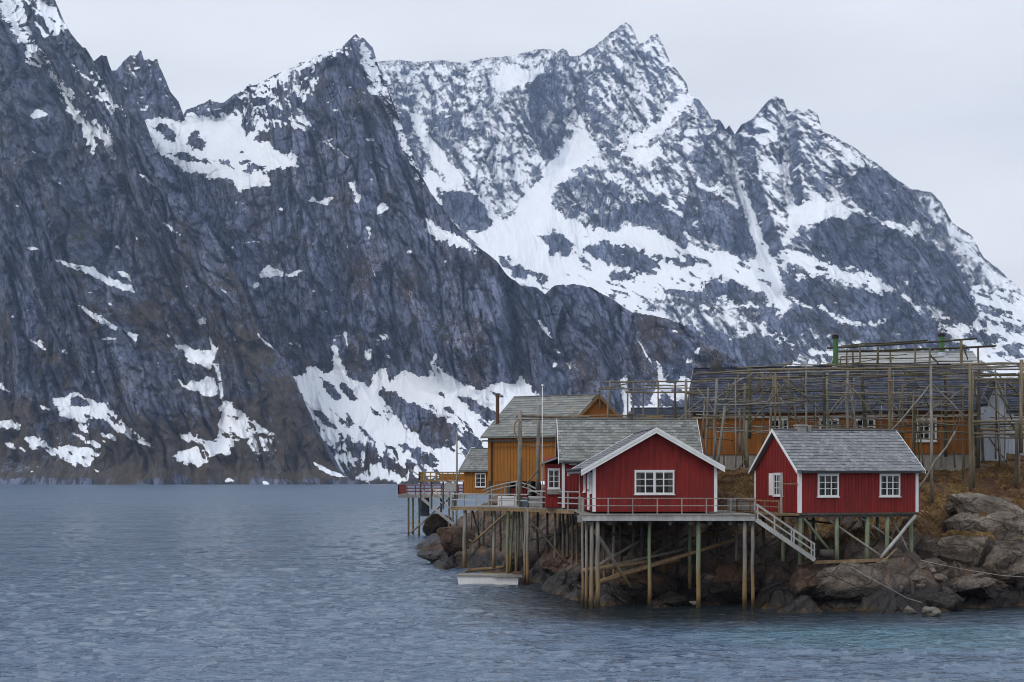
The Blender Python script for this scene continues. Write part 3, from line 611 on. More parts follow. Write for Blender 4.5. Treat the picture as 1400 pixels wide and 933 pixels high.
for q in ((850, 775, 73), (900, 785, 72), (1000, 790, 71.5), (940, 770, 75), (1060, 770, 70), (1080, 748, 72), (1120, 774, 66.8), (1180, 768, 66.5), (1245, 770, 67), (1100, 735, 74), (1180, 735, 73), (1240, 700, 75),
          (1290, 770, 67.8), (1340, 780, 68), (1390, 760, 69), (1300, 735, 70.5), (1370, 720, 71), (1440, 720, 71), (1300, 700, 74), (1350, 685, 75), (1400, 690, 74.5), (1290, 655, 79), (1350, 640, 80), (1400, 645, 79), (1480, 645, 79),
          (1010, 690, 75), (1015, 655, 80), (960, 640, 82), (1040, 640, 82), (1200, 636, 80), (1290, 629, 80.5), (1330, 629, 80), (1420, 632, 84), (1540, 640, 84),
          (830, 720, 79), (900, 700, 80), (780, 740, 82), (740, 750, 85), (700, 735, 92), (660, 715, 98), (640, 735, 95), (625, 735, 98), (680, 700, 102), (650, 690, 112), (700, 680, 112), (760, 700, 92), (640, 700, 125), (700, 660, 130)): _c(*q)
for q in ((860, 90, 6.2), (950, 92, 7.5), (1100, 96, 9), (1250, 98, 10.0), (1400, 98, 10.0), (1550, 98, 9.5), (900, 110, 7), (1100, 120, 9), (1300, 130, 9), (1600, 130, 9), (800, 130, 5), (700, 150, 1.0), (900, 160, 4), (1300, 170, 5), (650, 170, -1), (900, 190, -2), (1400, 195, -2), (1650, 190, -2)): _z(*q)
_ctl = np.array(_ctl, np.float64)
def _phi(r): return r                              # biharmonic-like kernel, stays calm between the points
_D = np.hypot(_ctl[:, None, 0] - _ctl[None, :, 0], _ctl[:, None, 1] - _ctl[None, :, 1])
_A = _phi(_D) - np.eye(len(_ctl)) * 0.6
_wt = np.linalg.solve(_A, _ctl[:, 2])
rb = np.random.RandomState(21)
_seeds = []   # bulging rocks set in the slope
for k in range(620):
    Yk = rb.uniform(63, 104); pk = rb.uniform(560, 1600); _seeds.append((pw(pk, Yk), Yk, rb.uniform(0.35, 1.5) ** 1.3, rb.uniform(0.5, 1.0), rb.uniform(0, 3.14)))
def ground(x, y, detail=True):
    x = np.asarray(x, np.float64); y = np.asarray(y, np.float64)
    sh = x.shape; xf = x.ravel(); yf = y.ravel(); z = np.zeros_like(xf)
    for i in range(0, len(xf), 60000):
        a = xf[i:i + 60000]; b = yf[i:i + 60000]
        z[i:i + 60000] = _phi(np.hypot(a[:, None] - _ctl[None, :, 0], b[:, None] - _ctl[None, :, 1])) @ _wt
    if detail:
        blk = ridged(xf / 3.4, yf / 3.4, 1.0, 4, 0.55); fine = fbm(xf / 0.7, yf / 0.7, 2.0, 4, 0.6)
        rocky = np.clip(1.15 - (z - 3.6) / 2.0, 0.22, 1.0)
        bulge = np.zeros_like(xf)
        for (sx, sy, r, hh, an) in _seeds:
            k = (np.abs(xf - sx) < 1.8 * r) & (np.abs(yf - sy) < 1.8 * r)
            if not k.any(): continue
            dx = xf[k] - sx; dy = yf[k] - sy; c, s_ = math.cos(an), math.sin(an)
            u = dx * c + dy * s_; v = (-dx * s_ + dy * c) * 1.5
            d = (np.abs(u) ** 3 + np.abs(v) ** 3) ** (1 / 3) / r + fbm(dx / r * 1.3 + sx, dy / r * 1.3 + sy, 0.5, 3) * 0.35
            bulge[k] = np.maximum(bulge[k], np.sqrt(np.clip(1 - d * d, 0, 1)) * r * 0.75 * hh)
        z = z + rocky * (bulge - 0.25 + (blk - 0.45) * 0.8 + fine * 0.30) + (1 - rocky) * (fbm(xf / 2.0, yf / 2.0, 5.0, 4) * 0.7)
    return z.reshape(sh)
def gz(x, y): return float(ground(np.array([x]), np.array([y]))[0])

def shore_material():
    m, nt, b = mat('shore_rock', rough=0.85, spec=0.3); g = NT(nt)
    V = g.coord(kind='World'); geo = g.n('ShaderNodeNewGeometry')
    sp = g.n('ShaderNodeSeparateXYZ'); g.L.new(V, sp.inputs[0]); nn = g.n('ShaderNodeSeparateXYZ'); g.L.new(geo.outputs['Normal'], nn.inputs[0])
    n1 = g.noise(V, 0.45, 5, 0.6, 0.5); n2 = g.noise(V, 2.2, 5, 0.65); n3 = g.noise(V, 7.0, 4, 0.7)
    col = g.mix(g.rng(n1, 0.38, 0.62), (0.046, 0.033, 0.026), (0.105, 0.084, 0.070))
    col = g.mix(g.rng(n2, 0.5, 0.72), col, (0.155, 0.128, 0.104))
    col = g.mix(g.math('MULTIPLY', g.rng(g.noise(V, 0.9, 4, 0.6, 1.0), 0.52, 0.7), 0.7), col, (0.12, 0.055, 0.028))
    vg = g.n('ShaderNodeVectorMath', operation='SCALE'); g.L.new(col, vg.inputs[0]); g.L.new(g.rng(n3, 0.3, 0.7, 0.6, 1.35), vg.inputs[3]); col = vg.outputs[0]
    ck = g.vor(g.mix(0.14, V, g.n('ShaderNodeTexNoise').outputs['Color']), 0.75, 'DISTANCE_TO_EDGE')
    vk = g.n('ShaderNodeVectorMath', operation='SCALE'); g.L.new(col, vk.inputs[0]); g.L.new(g.rng(ck, 0.0, 0.05, 0.4, 1.0), vk.inputs[3]); col = vk.outputs[0]
    # dry heather and last year's grass on the upper slope
    hg = g.math('ADD', g.math('ADD', g.rng(sp.outputs[2], 1.9, 4.8, 0.0, 0.92), g.rng(nn.outputs[2], 0.5, 0.95, -0.25, 0.22)), g.math('MULTIPLY', g.math('SUBTRACT', n1, 0.5), 1.6))
    gcol = g.mix(g.rng(n2, 0.35, 0.65), (0.070, 0.040, 0.020), (0.20, 0.125, 0.05))
    gcol = g.mix(g.rng(g.noise(V, 1.1, 3), 0.5, 0.65), gcol, (0.085, 0.040, 0.022))
    col = g.mix(g.rng(hg, 0.42, 0.58), col, gcol)
    # wet, weed-blackened band at the tide line
    td = g.math('ADD', sp.outputs[2], g.math('MULTIPLY', g.math('SUBTRACT', n1, 0.5), 0.9))
    wet = g.rng(td, 0.95, 1.25, 1.0, 0.0)
    col = g.mix(g.math('MULTIPLY', wet, 0.93), col, (0.012, 0.010, 0.010))
    weed = g.math('MULTIPLY', g.rng(td, 0.05, 0.28, 1.0, 0.0), g.rng(n2, 0.45, 0.6))
    col = g.mix(g.math('MULTIPLY', weed, 0.8), col, (0.075, 0.045, 0.012))
    g.L.new(col, b.inputs['Base Color']); g.L.new(g.rng(wet, 0, 1, 0.88, 0.42), b.inputs['Roughness'])
    hh = g.math('ADD', g.math('MULTIPLY', n2, 0.5), g.math('ADD', g.math('MULTIPLY', n3, 0.22), g.math('MULTIPLY', g.rng(ck, 0, 0.08), 0.3)))
    g.L.new(g.bump(hh, 0.9, 0.35), b.inputs['Normal'])
    return m
SHORE = shore_material()
def land():
    ys = []; y = 58.0
    while y < 105: ys.append(y); y += 0.115
    while y < 200: ys.append(y); y *= 1.008
    ys = np.array(ys); px = np.arange(480, 1640, 1.7)
    X = (px[None] - 700) / FPX * ys[:, None]; Y = np.repeat(ys[:, None], len(px), 1)
    Z = ground(X, Y)
    o = grid_mesh('terrain', np.stack([X, Y, Z], -1), SHORE, smooth=True); o['kind'] = 'structure'
land()

def boulder_mesh(r, seed, m, flat=0.7, sub=5):
    bm = bmesh.new(); bmesh.ops.create_icosphere(bm, subdivisions=sub, radius=1.0)
    co = np.array([v.co[:] for v in bm.verts], np.float32)
    n = fbm(co[:, 0] * 0.9 + seed, co[:, 1] * 0.9, co[:, 2] * 0.9, 3) * 0.85 + 0.0
    d = co * (1 + n)[:, None]
    rg = np.random.RandomState(int(seed * 100) % 9999)
    for _ in range(15):
        nn = rg.normal(size=3); nn /= np.linalg.norm(nn); h = rg.uniform(0.55, 0.86); t = d @ nn
        d = d - np.where(t > h, (t - h) * 0.93, 0)[:, None] * nn[None]
    q = d * np.array(r)[None]
    det = ridged(q[:, 0] * 1.5 + seed, q[:, 1] * 1.5, q[:, 2] * 2.6, 4, 0.6) * 0.09 + fbm(q[:, 0] * 4, q[:, 1] * 4 + seed, q[:, 2] * 5, 3) * 0.05
    d = d * (1 + (det - 0.04) / max(0.5, min(1.0, sum(r) / 3)))[:, None]
    d = d * np.array(r)[None]
    for v, p in zip(bm.verts, d): v.co = p
    me = bpy.data.meshes.new('boulder'); bm.to_mesh(me); bm.free(); me.materials.append(m)
    me.polygons.foreach_set('use_smooth', [True] * len(me.polygons))
    return me
def boulder_mat(name, a, b_, wetz=1.15):
    m, nt, b = mat(name, rough=0.85, spec=0.3); g = NT(nt)
    V = g.coord(kind='World'); sp = g.n('ShaderNodeSeparateXYZ'); g.L.new(V, sp.inputs[0])
    n1 = g.noise(V, 0.8, 5, 0.6, 0.5); n2 = g.noise(V, 5.0, 5, 0.68)
    col = g.mix(g.rng(n1, 0.38, 0.62), a, b_)
    vk = g.n('ShaderNodeVectorMath', operation='SCALE'); g.L.new(col, vk.inputs[0]); g.L.new(g.rng(n2, 0.3, 0.7, 0.62, 1.3), vk.inputs[3]); col = vk.outputs[0]
    td = g.math('ADD', sp.outputs[2], g.math('MULTIPLY', g.math('SUBTRACT', n1, 0.5), 0.5))
    wet = g.rng(td, wetz - 0.25, wetz, 1.0, 0.0); col = g.mix(g.math('MULTIPLY', wet, 0.9), col, (0.016, 0.014, 0.013))
    wvn = g.n('ShaderNodeTexNoise'); g.L.new(V, wvn.inputs['Vector']); wvn.inputs['Scale'].default_value = 0.9; wvn.inputs['Detail'].default_value = 4
    wa = g.n('ShaderNodeVectorMath', operation='ADD'); g.L.new(g.coord((1, 1, 1.6), kind='World'), wa.inputs[0]); g.L.new(wvn.outputs['Color'], wa.inputs[1])
    ck = g.rng(g.vor(wa.outputs[0], 0.62, 'DISTANCE_TO_EDGE'), 0.0, 0.03, 0.25, 1.0); ck2 = g.rng(g.vor(wa.outputs[0], 2.3, 'DISTANCE_TO_EDGE'), 0.0, 0.05, 0.72, 1.0)
    ckm = g.math('MULTIPLY', g.math('ADD', g.math('MULTIPLY', ck, 0.75), 0.25), ck2)
    vk2 = g.n('ShaderNodeVectorMath', operation='SCALE'); g.L.new(col, vk2.inputs[0]); g.L.new(ckm, vk2.inputs[3]); col = vk2.outputs[0]
    g.L.new(col, b.inputs['Base Color']); g.L.new(g.rng(wet, 0, 1, 0.88, 0.4), b.inputs['Roughness'])
    g.L.new(g.bump(g.math('ADD', g.math('MULTIPLY', n2, 0.5), g.math('ADD', n1, g.math('MULTIPLY', ckm, 0.35))), 1.0, 0.25), b.inputs['Normal'])
    return m
BA = boulder_mat('boulder_warm', (0.075, 0.056, 0.044), (0.165, 0.135, 0.110))
BB = boulder_mat('boulder_grey', (0.130, 0.104, 0.082), (0.235, 0.200, 0.165))
BC = boulder_mat('boulder_rust', (0.038, 0.024, 0.017), (0.095, 0.056, 0.036))
BW = boulder_mat('boulder_pale_wet', (0.12, 0.115, 0.10), (0.19, 0.18, 0.155), 0.18)
def boulder(px, py, Y, r, seed, m, label, group=None, rz=None):
    me = boulder_mesh(r, seed, m)
    o = bpy.data.objects.new('boulder', me); COL.objects.link(o)
    o.location = P(px, py, Y); o.rotation_euler = (0.2 * math.sin(seed * 3), 0.25 * math.cos(seed * 5), seed * 1.7 if rz is None else rz)
    tag(o, label, 'boulder', group)
boulder(1348, 699, 72.3, (2.2, 1.6, 1.15), 1.2, BB, 'big pale rounded boulder in the brown grass on the right slope', rz=0.2)
boulder(1322, 714, 71.9, (1.3, 1.1, 0.9), 4.4, BB, 'grey cracked boulder at the lower left foot of the big pale boulder', rz=0.5)
boulder(1367, 722, 71.3, (1.5, 1.3, 1.2), 6.1, BB, 'light boulder below the right side of the big pale boulder', rz=0.1)
boulder(1302, 695, 72.6, (0.5, 0.4, 0.3), 2.0, BA, 'small dark stone lying in the grass left of the big pale boulder')
boulder(1378, 776, 68.3, (1.6, 1.5, 1.5), 3.3, BA, 'tall brown boulder standing in the cleft near the right edge', rz=0.3)
boulder(1288, 755, 68.7, (1.7, 1.2, 1.0), 7.7, BA, 'broad reddish brown rock right of the last red cabin stilt', rz=0.1)
boulder(1318, 762, 69.2, (1.5, 1.2, 1.1), 8.8, BA, 'brown rock under the mooring line on the right shore', rz=0.4)
boulder(1268, 778, 67.9, (1.2, 1.0, 0.7), 9.1, BA, 'low brown rock just below the right end of the foundation beam')
boulder(1168, 799, 66.0, (2.7, 1.5, 1.1), 10.5, BA, 'long sloping slab of rock below the second red cabin', rz=0.1)
boulder(1108, 800, 66.4, (1.5, 1.2, 1.3), 11.5, BC, 'steep brown rock left of the long slab below the stairs')
boulder(1205, 775, 67.0, (0.9, 0.8, 0.5), 12.1, BB, 'grey stone under the middle of the foundation beam')
boulder(1290, 822, 65.2, (1.0, 0.9, 0.62), 13.0, BB, 'rounded grey boulder half in the water at the tide line')
boulder(1272, 842, 62.6, (0.62, 0.5, 0.42), 14.2, BW, 'pale greenish boulder standing out in the shallow water')
boulder(1245, 840, 63.6, (0.55, 0.5, 0.34), 15.2, BW, 'smaller, darker wet boulder beside the pale boulder in the shallows')
boulder(1318, 803, 66.9, (1.3, 1.0, 0.5), 16.2, BA, 'flat reddish boulder above the rounded grey boulder')
boulder(1347, 806, 66.6, (1.2, 0.9, 0.55), 17.9, BC, 'flat boulder fringed with yellow weed near the right waterline')
boulder(1330, 793, 67.6, (0.9, 0.8, 0.4), 18.3, BA, 'small brown rock perched behind the flat boulders')
boulder(770, 778, 78, (1.35, 1.1, 0.85), 19.9, BC, 'rusty brown boulder under the deck left of the cabin piles')
boulder(634, 742, 96, (1.9, 1.8, 1.6), 20.4, BC, 'tall brown rock at the left tip of the point')
boulder(600, 757, 99.5, (1.6, 1.2, 0.75), 21.4, BC, 'low black rock in front of the tall brown rock at the tip')
boulder(621, 776, 94.0, (0.55, 0.4, 0.3), 22.0, BC, 'small black rock awash off the point')
boulder(598, 716, 150, (1.9, 2.0, 1.5), 23.7, BC, 'dark lone rock beneath the far pier')
boulder(1005, 800, 69.0, (1.6, 1.2, 1.15), 24.1, BC, 'large dark brown rock under the right part of the gable cabin')
boulder(975, 805, 69.4, (1.3, 1.1, 1.1), 25.6, BA, 'brown rock behind the middle pile of the gable cabin')
boulder(885, 805, 69.3, (1.5, 1.1, 1.0), 26.2, BC, 'ribbed brown rock under the middle of the gable cabin')
boulder(840, 810, 69.4, (1.2, 1.0, 0.85), 27.0, BC, 'dark rock beside the crossed poles under the gable cabin')
boulder(925, 822, 67.6, (0.95, 0.5, 0.28), 28.1, BA, 'low wet rock in front of the gable cabin piles')
boulder(951, 825, 66.8, (0.36, 0.25, 0.14), 29.0, BW, 'small pale stone at the foot of the middle front pile')
rr = random.Random(5)
for k in range(16):
    px = rr.uniform(1180, 1300); py = rr.uniform(775, 815); Y = 67.2 - (py - 775) * 0.04; s_ = rr.uniform(0.28, 0.55)
    boulder(px, py, Y, (s_ * 1.3, s_, s_ * 0.75), 40 + k * 1.3, rr.choice([BA, BB, BB]), 'loose grey brown stone in the rubble on the shore below the second red cabin', 'stones in the rubble below the second red cabin')

# dry grass on the slope: nobody could count it
def grass(name, n, box, label_mat, hmin, hmax, seed, zmin, zmax=99):
    r = np.random.RandomState(seed)
    px = r.uniform(box[0], box[1], n); Y = r.uniform(box[2], box[3], n)
    x = (px - 700) / FPX * Y
    keep = fbm(x / 1.6, Y / 1.6, 3.3, 3) > -0.12
    x = x[keep]; Y = Y[keep]; z = ground(x, Y); k = (z > zmin) & (z < zmax); x = x[k]; Y = Y[k]; z = z[k]
    n = len(x); hgt = r.uniform(hmin, hmax, n); an = r.uniform(0, 6.28, n); lean = r.uniform(0.2, 1.0, n) * hgt; wd = r.uniform(0.010, 0.022, n)
    dx, dy = np.cos(an), np.sin(an)
    base = np.stack([x, Y, z - 0.05], 1)
    a = base + np.stack([-dy * wd, dx * wd, 0 * z], 1); b = base + np.stack([dy * wd, -dx * wd, 0 * z], 1)
    c = base + np.stack([dx * lean * 0.5, dy * lean * 0.5, hgt * 0.75], 1); d = base + np.stack([dx * lean * 1.3, dy * lean * 1.3, hgt * 0.9], 1)
    co = np.stack([a, b, c + (b - base) * 0.6, d], 1).reshape(-1, 3)
    me = bpy.data.meshes.new(name); me.vertices.add(len(co)); me.vertices.foreach_set('co', co.astype(np.float32).ravel())
    me.loops.add(n * 4); me.loops.foreach_set('vertex_index', np.arange(n * 4, dtype=np.int32)); me.polygons.add(n)
    me.polygons.foreach_set('loop_start', np.arange(n, dtype=np.int32) * 4); me.update(calc_edges=True); me.materials.append(label_mat)
    o = bpy.data.objects.new(name, me); COL.objects.link(o); o['kind'] = 'stuff'; o['label'] = 'dry brown grass covering the slope'
gm, _nt, _b = mat('dry_grass', rough=0.9, spec=0.1); _g = NT(_nt); _V = _g.coord(kind='World')
_c1 = _g.mix(_g.rng(_g.noise(_V, 0.8, 4, 0.6), 0.38, 0.62), (0.15, 0.080, 0.030), (0.33, 0.22, 0.09))
_c1 = _g.mix(_g.rng(_g.noise(_V, 0.35, 3, 0.6), 0.5, 0.65), _c1, (0.10, 0.045, 0.022))
_g.L.new(_c1, _b.inputs['Base Color'])
grass('grass', 120000, (960, 1620, 68.0, 84), gm, 0.06, 0.20, 3, 3.0)
# ================================================================== BUILDING BLOCKS
class MB:
    """collects solids and links them as one mesh object"""
    def __init__(s): s.v = []; s.f = []; s.t = []; s.tone = 0.5
    def solid(s, vs, fs):
        n = len(s.v); s.v += [tuple(q) for q in vs]; s.f += [tuple(n + i for i in f) for f in fs]; s.t += [s.tone] * len(vs); return s
    def box(s, x0, x1, y0, y1, z0, z1):
        return s.solid([(x, y, z) for z in (z0, z1) for y in (y0, y1) for x in (x0, x1)], [(0, 2, 3, 1), (4, 5, 7, 6), (0, 1, 5, 4), (2, 6, 7, 3), (0, 4, 6, 2), (1, 3, 7, 5)])
    def beam(s, a, b, w=0.1, h=None, up=(0, 0, 1)):
        a = Vector(a); b = Vector(b); d = (b - a).normalized(); up = Vector(up)
        if abs(d.dot(up)) > 0.97: up = Vector((0, 1, 0))
        x = d.cross(up).normalized() * w / 2; y = x.cross(d).normalized() * (h or w) / 2
        return s.solid([p + i * x + j * y for p in (a, b) for j in (-1, 1) for i in (-1, 1)], [(0, 1, 3, 2), (4, 6, 7, 5), (0, 4, 5, 1), (2, 3, 7, 6), (0, 2, 6, 4), (1, 5, 7, 3)])
    def pole(s, a, b, r0=0.08, r1=None, seg=8, wob=0.0, cuts=1, seed=0):
        a = Vector(a); b = Vector(b); r1 = r0 if r1 is None else r1; d = (b - a).normalized()
        x = d.orthogonal().normalized(); y = d.cross(x); vs = []; fs = []
        rg = random.Random(seed + a.x * 7.1 + b.z * 3.3); cuts = max(cuts, 1)
        for k in range(cuts + 1):
            t = k / cuts; off = Vector((0, 0, 0))
            if 0 < k < cuts: off = x * rg.uniform(-wob, wob) + y * rg.uniform(-wob, wob)
            c = a.lerp(b, t) + off; r = (r0 + (r1 - r0) * t) * (1 + (rg.uniform(-.08, .08) if wob else 0))
            for i in range(seg):
                an = 2 * math.pi * i / seg; vs.append(c + x * r * math.cos(an) + y * r * math.sin(an))
        for k in range(cuts):
            for i in range(seg):
                j = (i + 1) % seg; fs.append((k * seg + i, k * seg + j, (k + 1) * seg + j, (k + 1) * seg + i))
        fs.append(tuple(range(seg - 1, -1, -1))); fs.append(tuple(cuts * seg + i for i in range(seg)))
        return s.solid(vs, fs)
    def path(s, pts, r=0.02, seg=6):
        for p, q in zip(pts[:-1], pts[1:]): s.pole(p, q, r, r, seg)
        return s
    def prism(s, poly, y0, y1):
        """polygon in x,z pushed from y0 to y1"""
        n = len(poly)
        return s.solid([(x, y0, z) for x, z in poly] + [(x, y1, z) for x, z in poly], [tuple(range(n)), tuple(range(2 * n - 1, n - 1, -1))] + [(i, n + i, n + (i + 1) % n, (i + 1) % n) for i in range(n)])
    def prismx(s, poly, x0, x1):
        """polygon in y,z pushed from x0 to x1"""
        n = len(poly)
        return s.solid([(x0, y, z) for y, z in poly] + [(x1, y, z) for y, z in poly], [tuple(range(n)), tuple(range(2 * n - 1, n - 1, -1))] + [(i, n + i, n + (i + 1) % n, (i + 1) % n) for i in range(n)])
    def build(s, name, m, parent=None, label=None, smooth=False):
        me = bpy.data.meshes.new(name); me.from_pydata(s.v, [], s.f); me.update()
        bm = bmesh.new(); bm.from_mesh(me); bmesh.ops.recalc_face_normals(bm, faces=bm.faces); bm.to_mesh(me); bm.free()
        a = me.attributes.new('tone', 'FLOAT', 'POINT'); a.data.foreach_set('value', s.t)
        if smooth: me.polygons.foreach_set('use_smooth', [True] * len(me.polygons))
        me.materials.append(m); o = bpy.data.objects.new(name, me); COL.objects.link(o)
        if parent is not None: o.parent = parent
        if label: o['label'] = label
        return o

# ---------------------------------------------------------------- materials of made things
def paint_mat(name, c, var=0.16, rough=0.7, dirt=0.25, streak=6.0, spec=0.3):
    m, nt, b = mat(name, c, rough, spec); g = NT(nt)
    V = g.coord((streak, streak, 0.6)); V2 = g.coord()
    n = g.noise(V, 1.0, 4, 0.6); n2 = g.noise(V2, 0.6, 4, 0.6); n3 = g.noise(V2, 12, 3, 0.6)
    col = g.mix(g.rng(n, 0.3, 0.7), tuple(q * (1 - var) for q in c), tuple(min(1, q * (1 + var)) for q in c))
    col = g.mix(g.math('MULTIPLY', g.rng(n2, 0.45, 0.75), dirt), col, tuple(q * 0.55 + 0.01 for q in c))
    col = g.mix(g.math('MULTIPLY', g.rng(n3, 0.55, 0.75), dirt * 0.6), col, tuple(q * 0.7 + 0.03 for q in c))
    g.L.new(col, b.inputs['Base Color']); g.L.new(g.bump(n, 0.25, 0.01), b.inputs['Normal'])
    return m
RED = paint_mat('red_paint', (0.190, 0.0145, 0.0120), 0.32, 0.75, 0.5)
MUST = paint_mat('mustard_paint', (0.28, 0.108, 0.014), 0.2, 0.75, 0.5)
ORNG = paint_mat('ochre_paint', (0.27, 0.095, 0.015), 0.3, 0.8, 0.6)
WHITE = paint_mat('white_paint', (0.66, 0.66, 0.66), 0.07, 0.6, 0.35)
PALE = paint_mat('pale_blue_grey_boards', (0.38, 0.42, 0.48), 0.10, 0.7, 0.4)
YELL = paint_mat('yellow_paint', (0.22, 0.145, 0.045), 0.2, 0.7, 0.5)
REDBR = paint_mat('faded_red_paint', (0.16, 0.03, 0.028), 0.2, 0.8, 0.4)
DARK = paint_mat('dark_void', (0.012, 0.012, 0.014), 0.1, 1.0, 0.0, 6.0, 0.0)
CURT = paint_mat('curtain_cloth', (0.17, 0.125, 0.10), 0.15, 0.9, 0.2)
GREEN = paint_mat('green_chimney_paint', (0.045, 0.125, 0.032), 0.25, 0.6, 0.5)
IRON = paint_mat('dark_iron', (0.03, 0.03, 0.032), 0.2, 0.6, 0.2)
RUST = paint_mat('brown_pipe', (0.085, 0.045, 0.028), 0.25, 0.8, 0.4)
CONC = paint_mat('grey_foundation', (0.26, 0.25, 0.23), 0.15, 0.9, 0.4, 2.0)
BLUE = paint_mat('blue_grey_paint', (0.10, 0.13, 0.18), 0.15, 0.7, 0.3)

def wood_mat(name, a, b_, tide=True, green=0.0, lichen=0.0):
    m, nt, b = mat(name, rough=0.85, spec=0.2); g = NT(nt)
    V = g.coord((9, 9, 1.2), kind='World'); W = g.coord(kind='World'); sp = g.n('ShaderNodeSeparateXYZ'); g.L.new(W, sp.inputs[0])
    n = g.noise(V, 1.0, 4, 0.65); n2 = g.noise(W, 0.9, 4, 0.6); n3 = g.noise(W, 0.45, 2, 0.5)
    col = g.mix(g.rng(n, 0.32, 0.68), a, b_)
    col = g.mix(g.rng(n3, 0.35, 0.65, 0.0, 0.55), col, tuple(q * 0.6 for q in a))
    if green: col = g.mix(g.math('MULTIPLY', g.rng(n2, 0.40, 0.62), green), col, (0.115, 0.150, 0.085))
    if lichen: col = g.mix(g.math('MULTIPLY', g.rng(n2, 0.46, 0.66), lichen), col, (0.20, 0.155, 0.05))
    if tide:
        td = g.math('ADD', sp.outputs[2], g.math('MULTIPLY', g.math('SUBTRACT', n2, 0.5), 0.8))
        col = g.mix(g.rng(td, 1.3, 2.3, 0.72, 0.0), col, (0.215, 0.125, 0.038))
        col = g.mix(g.rng(td, 0.25, 0.6, 0.75, 0.0), col, (0.05, 0.032, 0.014))
    g.L.new(col, b.inputs['Base Color']); g.L.new(g.bump(n, 0.4, 0.02), b.inputs['Normal'])
    return m
PILE = wood_mat('weathered_pile', (0.15, 0.14, 0.12), (0.29, 0.275, 0.245))
PILEG = wood_mat('green_treated_pile', (0.135, 0.16, 0.105), (0.23, 0.26, 0.18), True, 0.7)
PILED = wood_mat('dark_pile', (0.05, 0.044, 0.038), (0.12, 0.105, 0.09))
PLANK = wood_mat('grey_plank', (0.20, 0.185, 0.165), (0.36, 0.34, 0.31), False)
PLANKW = wood_mat('warm_plank', (0.16, 0.105, 0.055), (0.30, 0.21, 0.12), False)
PALEW = wood_mat('pale_grey_timber', (0.30, 0.30, 0.29), (0.46, 0.46, 0.44), False)
POLE = wood_mat('rack_pole', (0.085, 0.066, 0.046), (0.25, 0.205, 0.15), False, 0.15, 0.3)
POLEG = wood_mat('grey_rack_pole', (0.13, 0.12, 0.105), (0.32, 0.30, 0.27), False, 0.1, 0.15)
POLED = wood_mat('dark_rack_pole', (0.035, 0.030, 0.026), (0.10, 0.085, 0.065), False, 0.25, 0.2)

def slate_mat(name, a, b_, moss=0.0, warm=0.0):
    m, nt, b = mat(name, rough=0.7, spec=0.25); g = NT(nt)
    t = g.n('ShaderNodeAttribute', attribute_name='tone'); V = g.coord(); n = g.noise(V, 0.7, 4, 0.6); n2 = g.noise(V, 9, 4, 0.65)
    col = g.mix(t.outputs['Fac'], a, b_)
    col = g.mix(g.math('MULTIPLY', g.rng(n2, 0.4, 0.65), 0.4), col, tuple(q * 0.62 for q in a))
    if moss: col = g.mix(g.math('MULTIPLY', g.rng(n, 0.48, 0.7), moss), col, (0.20, 0.175, 0.11))
    g.L.new(col, b.inputs['Base Color']); g.L.new(g.bump(n2, 0.4, 0.02), b.inputs['Normal'])
    return m
SLATE = slate_mat('light_slate', (0.145, 0.152, 0.160), (0.265, 0.275, 0.290))
SLATEM = slate_mat('mossy_slate', (0.125, 0.130, 0.125), (0.275, 0.285, 0.275), 0.35)
SLATED = slate_mat('dark_slate', (0.016, 0.020, 0.033), (0.055, 0.063, 0.095))
FELT = slate_mat('pale_roof_sheet', (0.26, 0.27, 0.27), (0.38, 0.39, 0.39), 0.3)

def glass_mat():
    m = bpy.data.materials.new('window_glass'); m.use_nodes = True; nt = m.node_tree
    for n in list(nt.nodes): nt.nodes.remove(n)
    o = nt.nodes.new('ShaderNodeOutputMaterial'); t = nt.nodes.new('ShaderNodeBsdfTransparent'); t.inputs[0].default_value = (0.7, 0.73, 0.75, 1)
    gl = nt.nodes.new('ShaderNodeBsdfGlossy'); gl.inputs['Roughness'].default_value = 0.04; fr = nt.nodes.new('ShaderNodeFresnel'); fr.inputs[0].default_value = 1.28
    mx = nt.nodes.new('ShaderNodeMixShader'); mx.inputs[0].default_value = 0.018; nt.links.new(t.outputs[0], mx.inputs[1]); nt.links.new(gl.outputs[0], mx.inputs[2]); nt.links.new(mx.outputs[0], o.inputs[0])
    return m
GLASS = glass_mat()

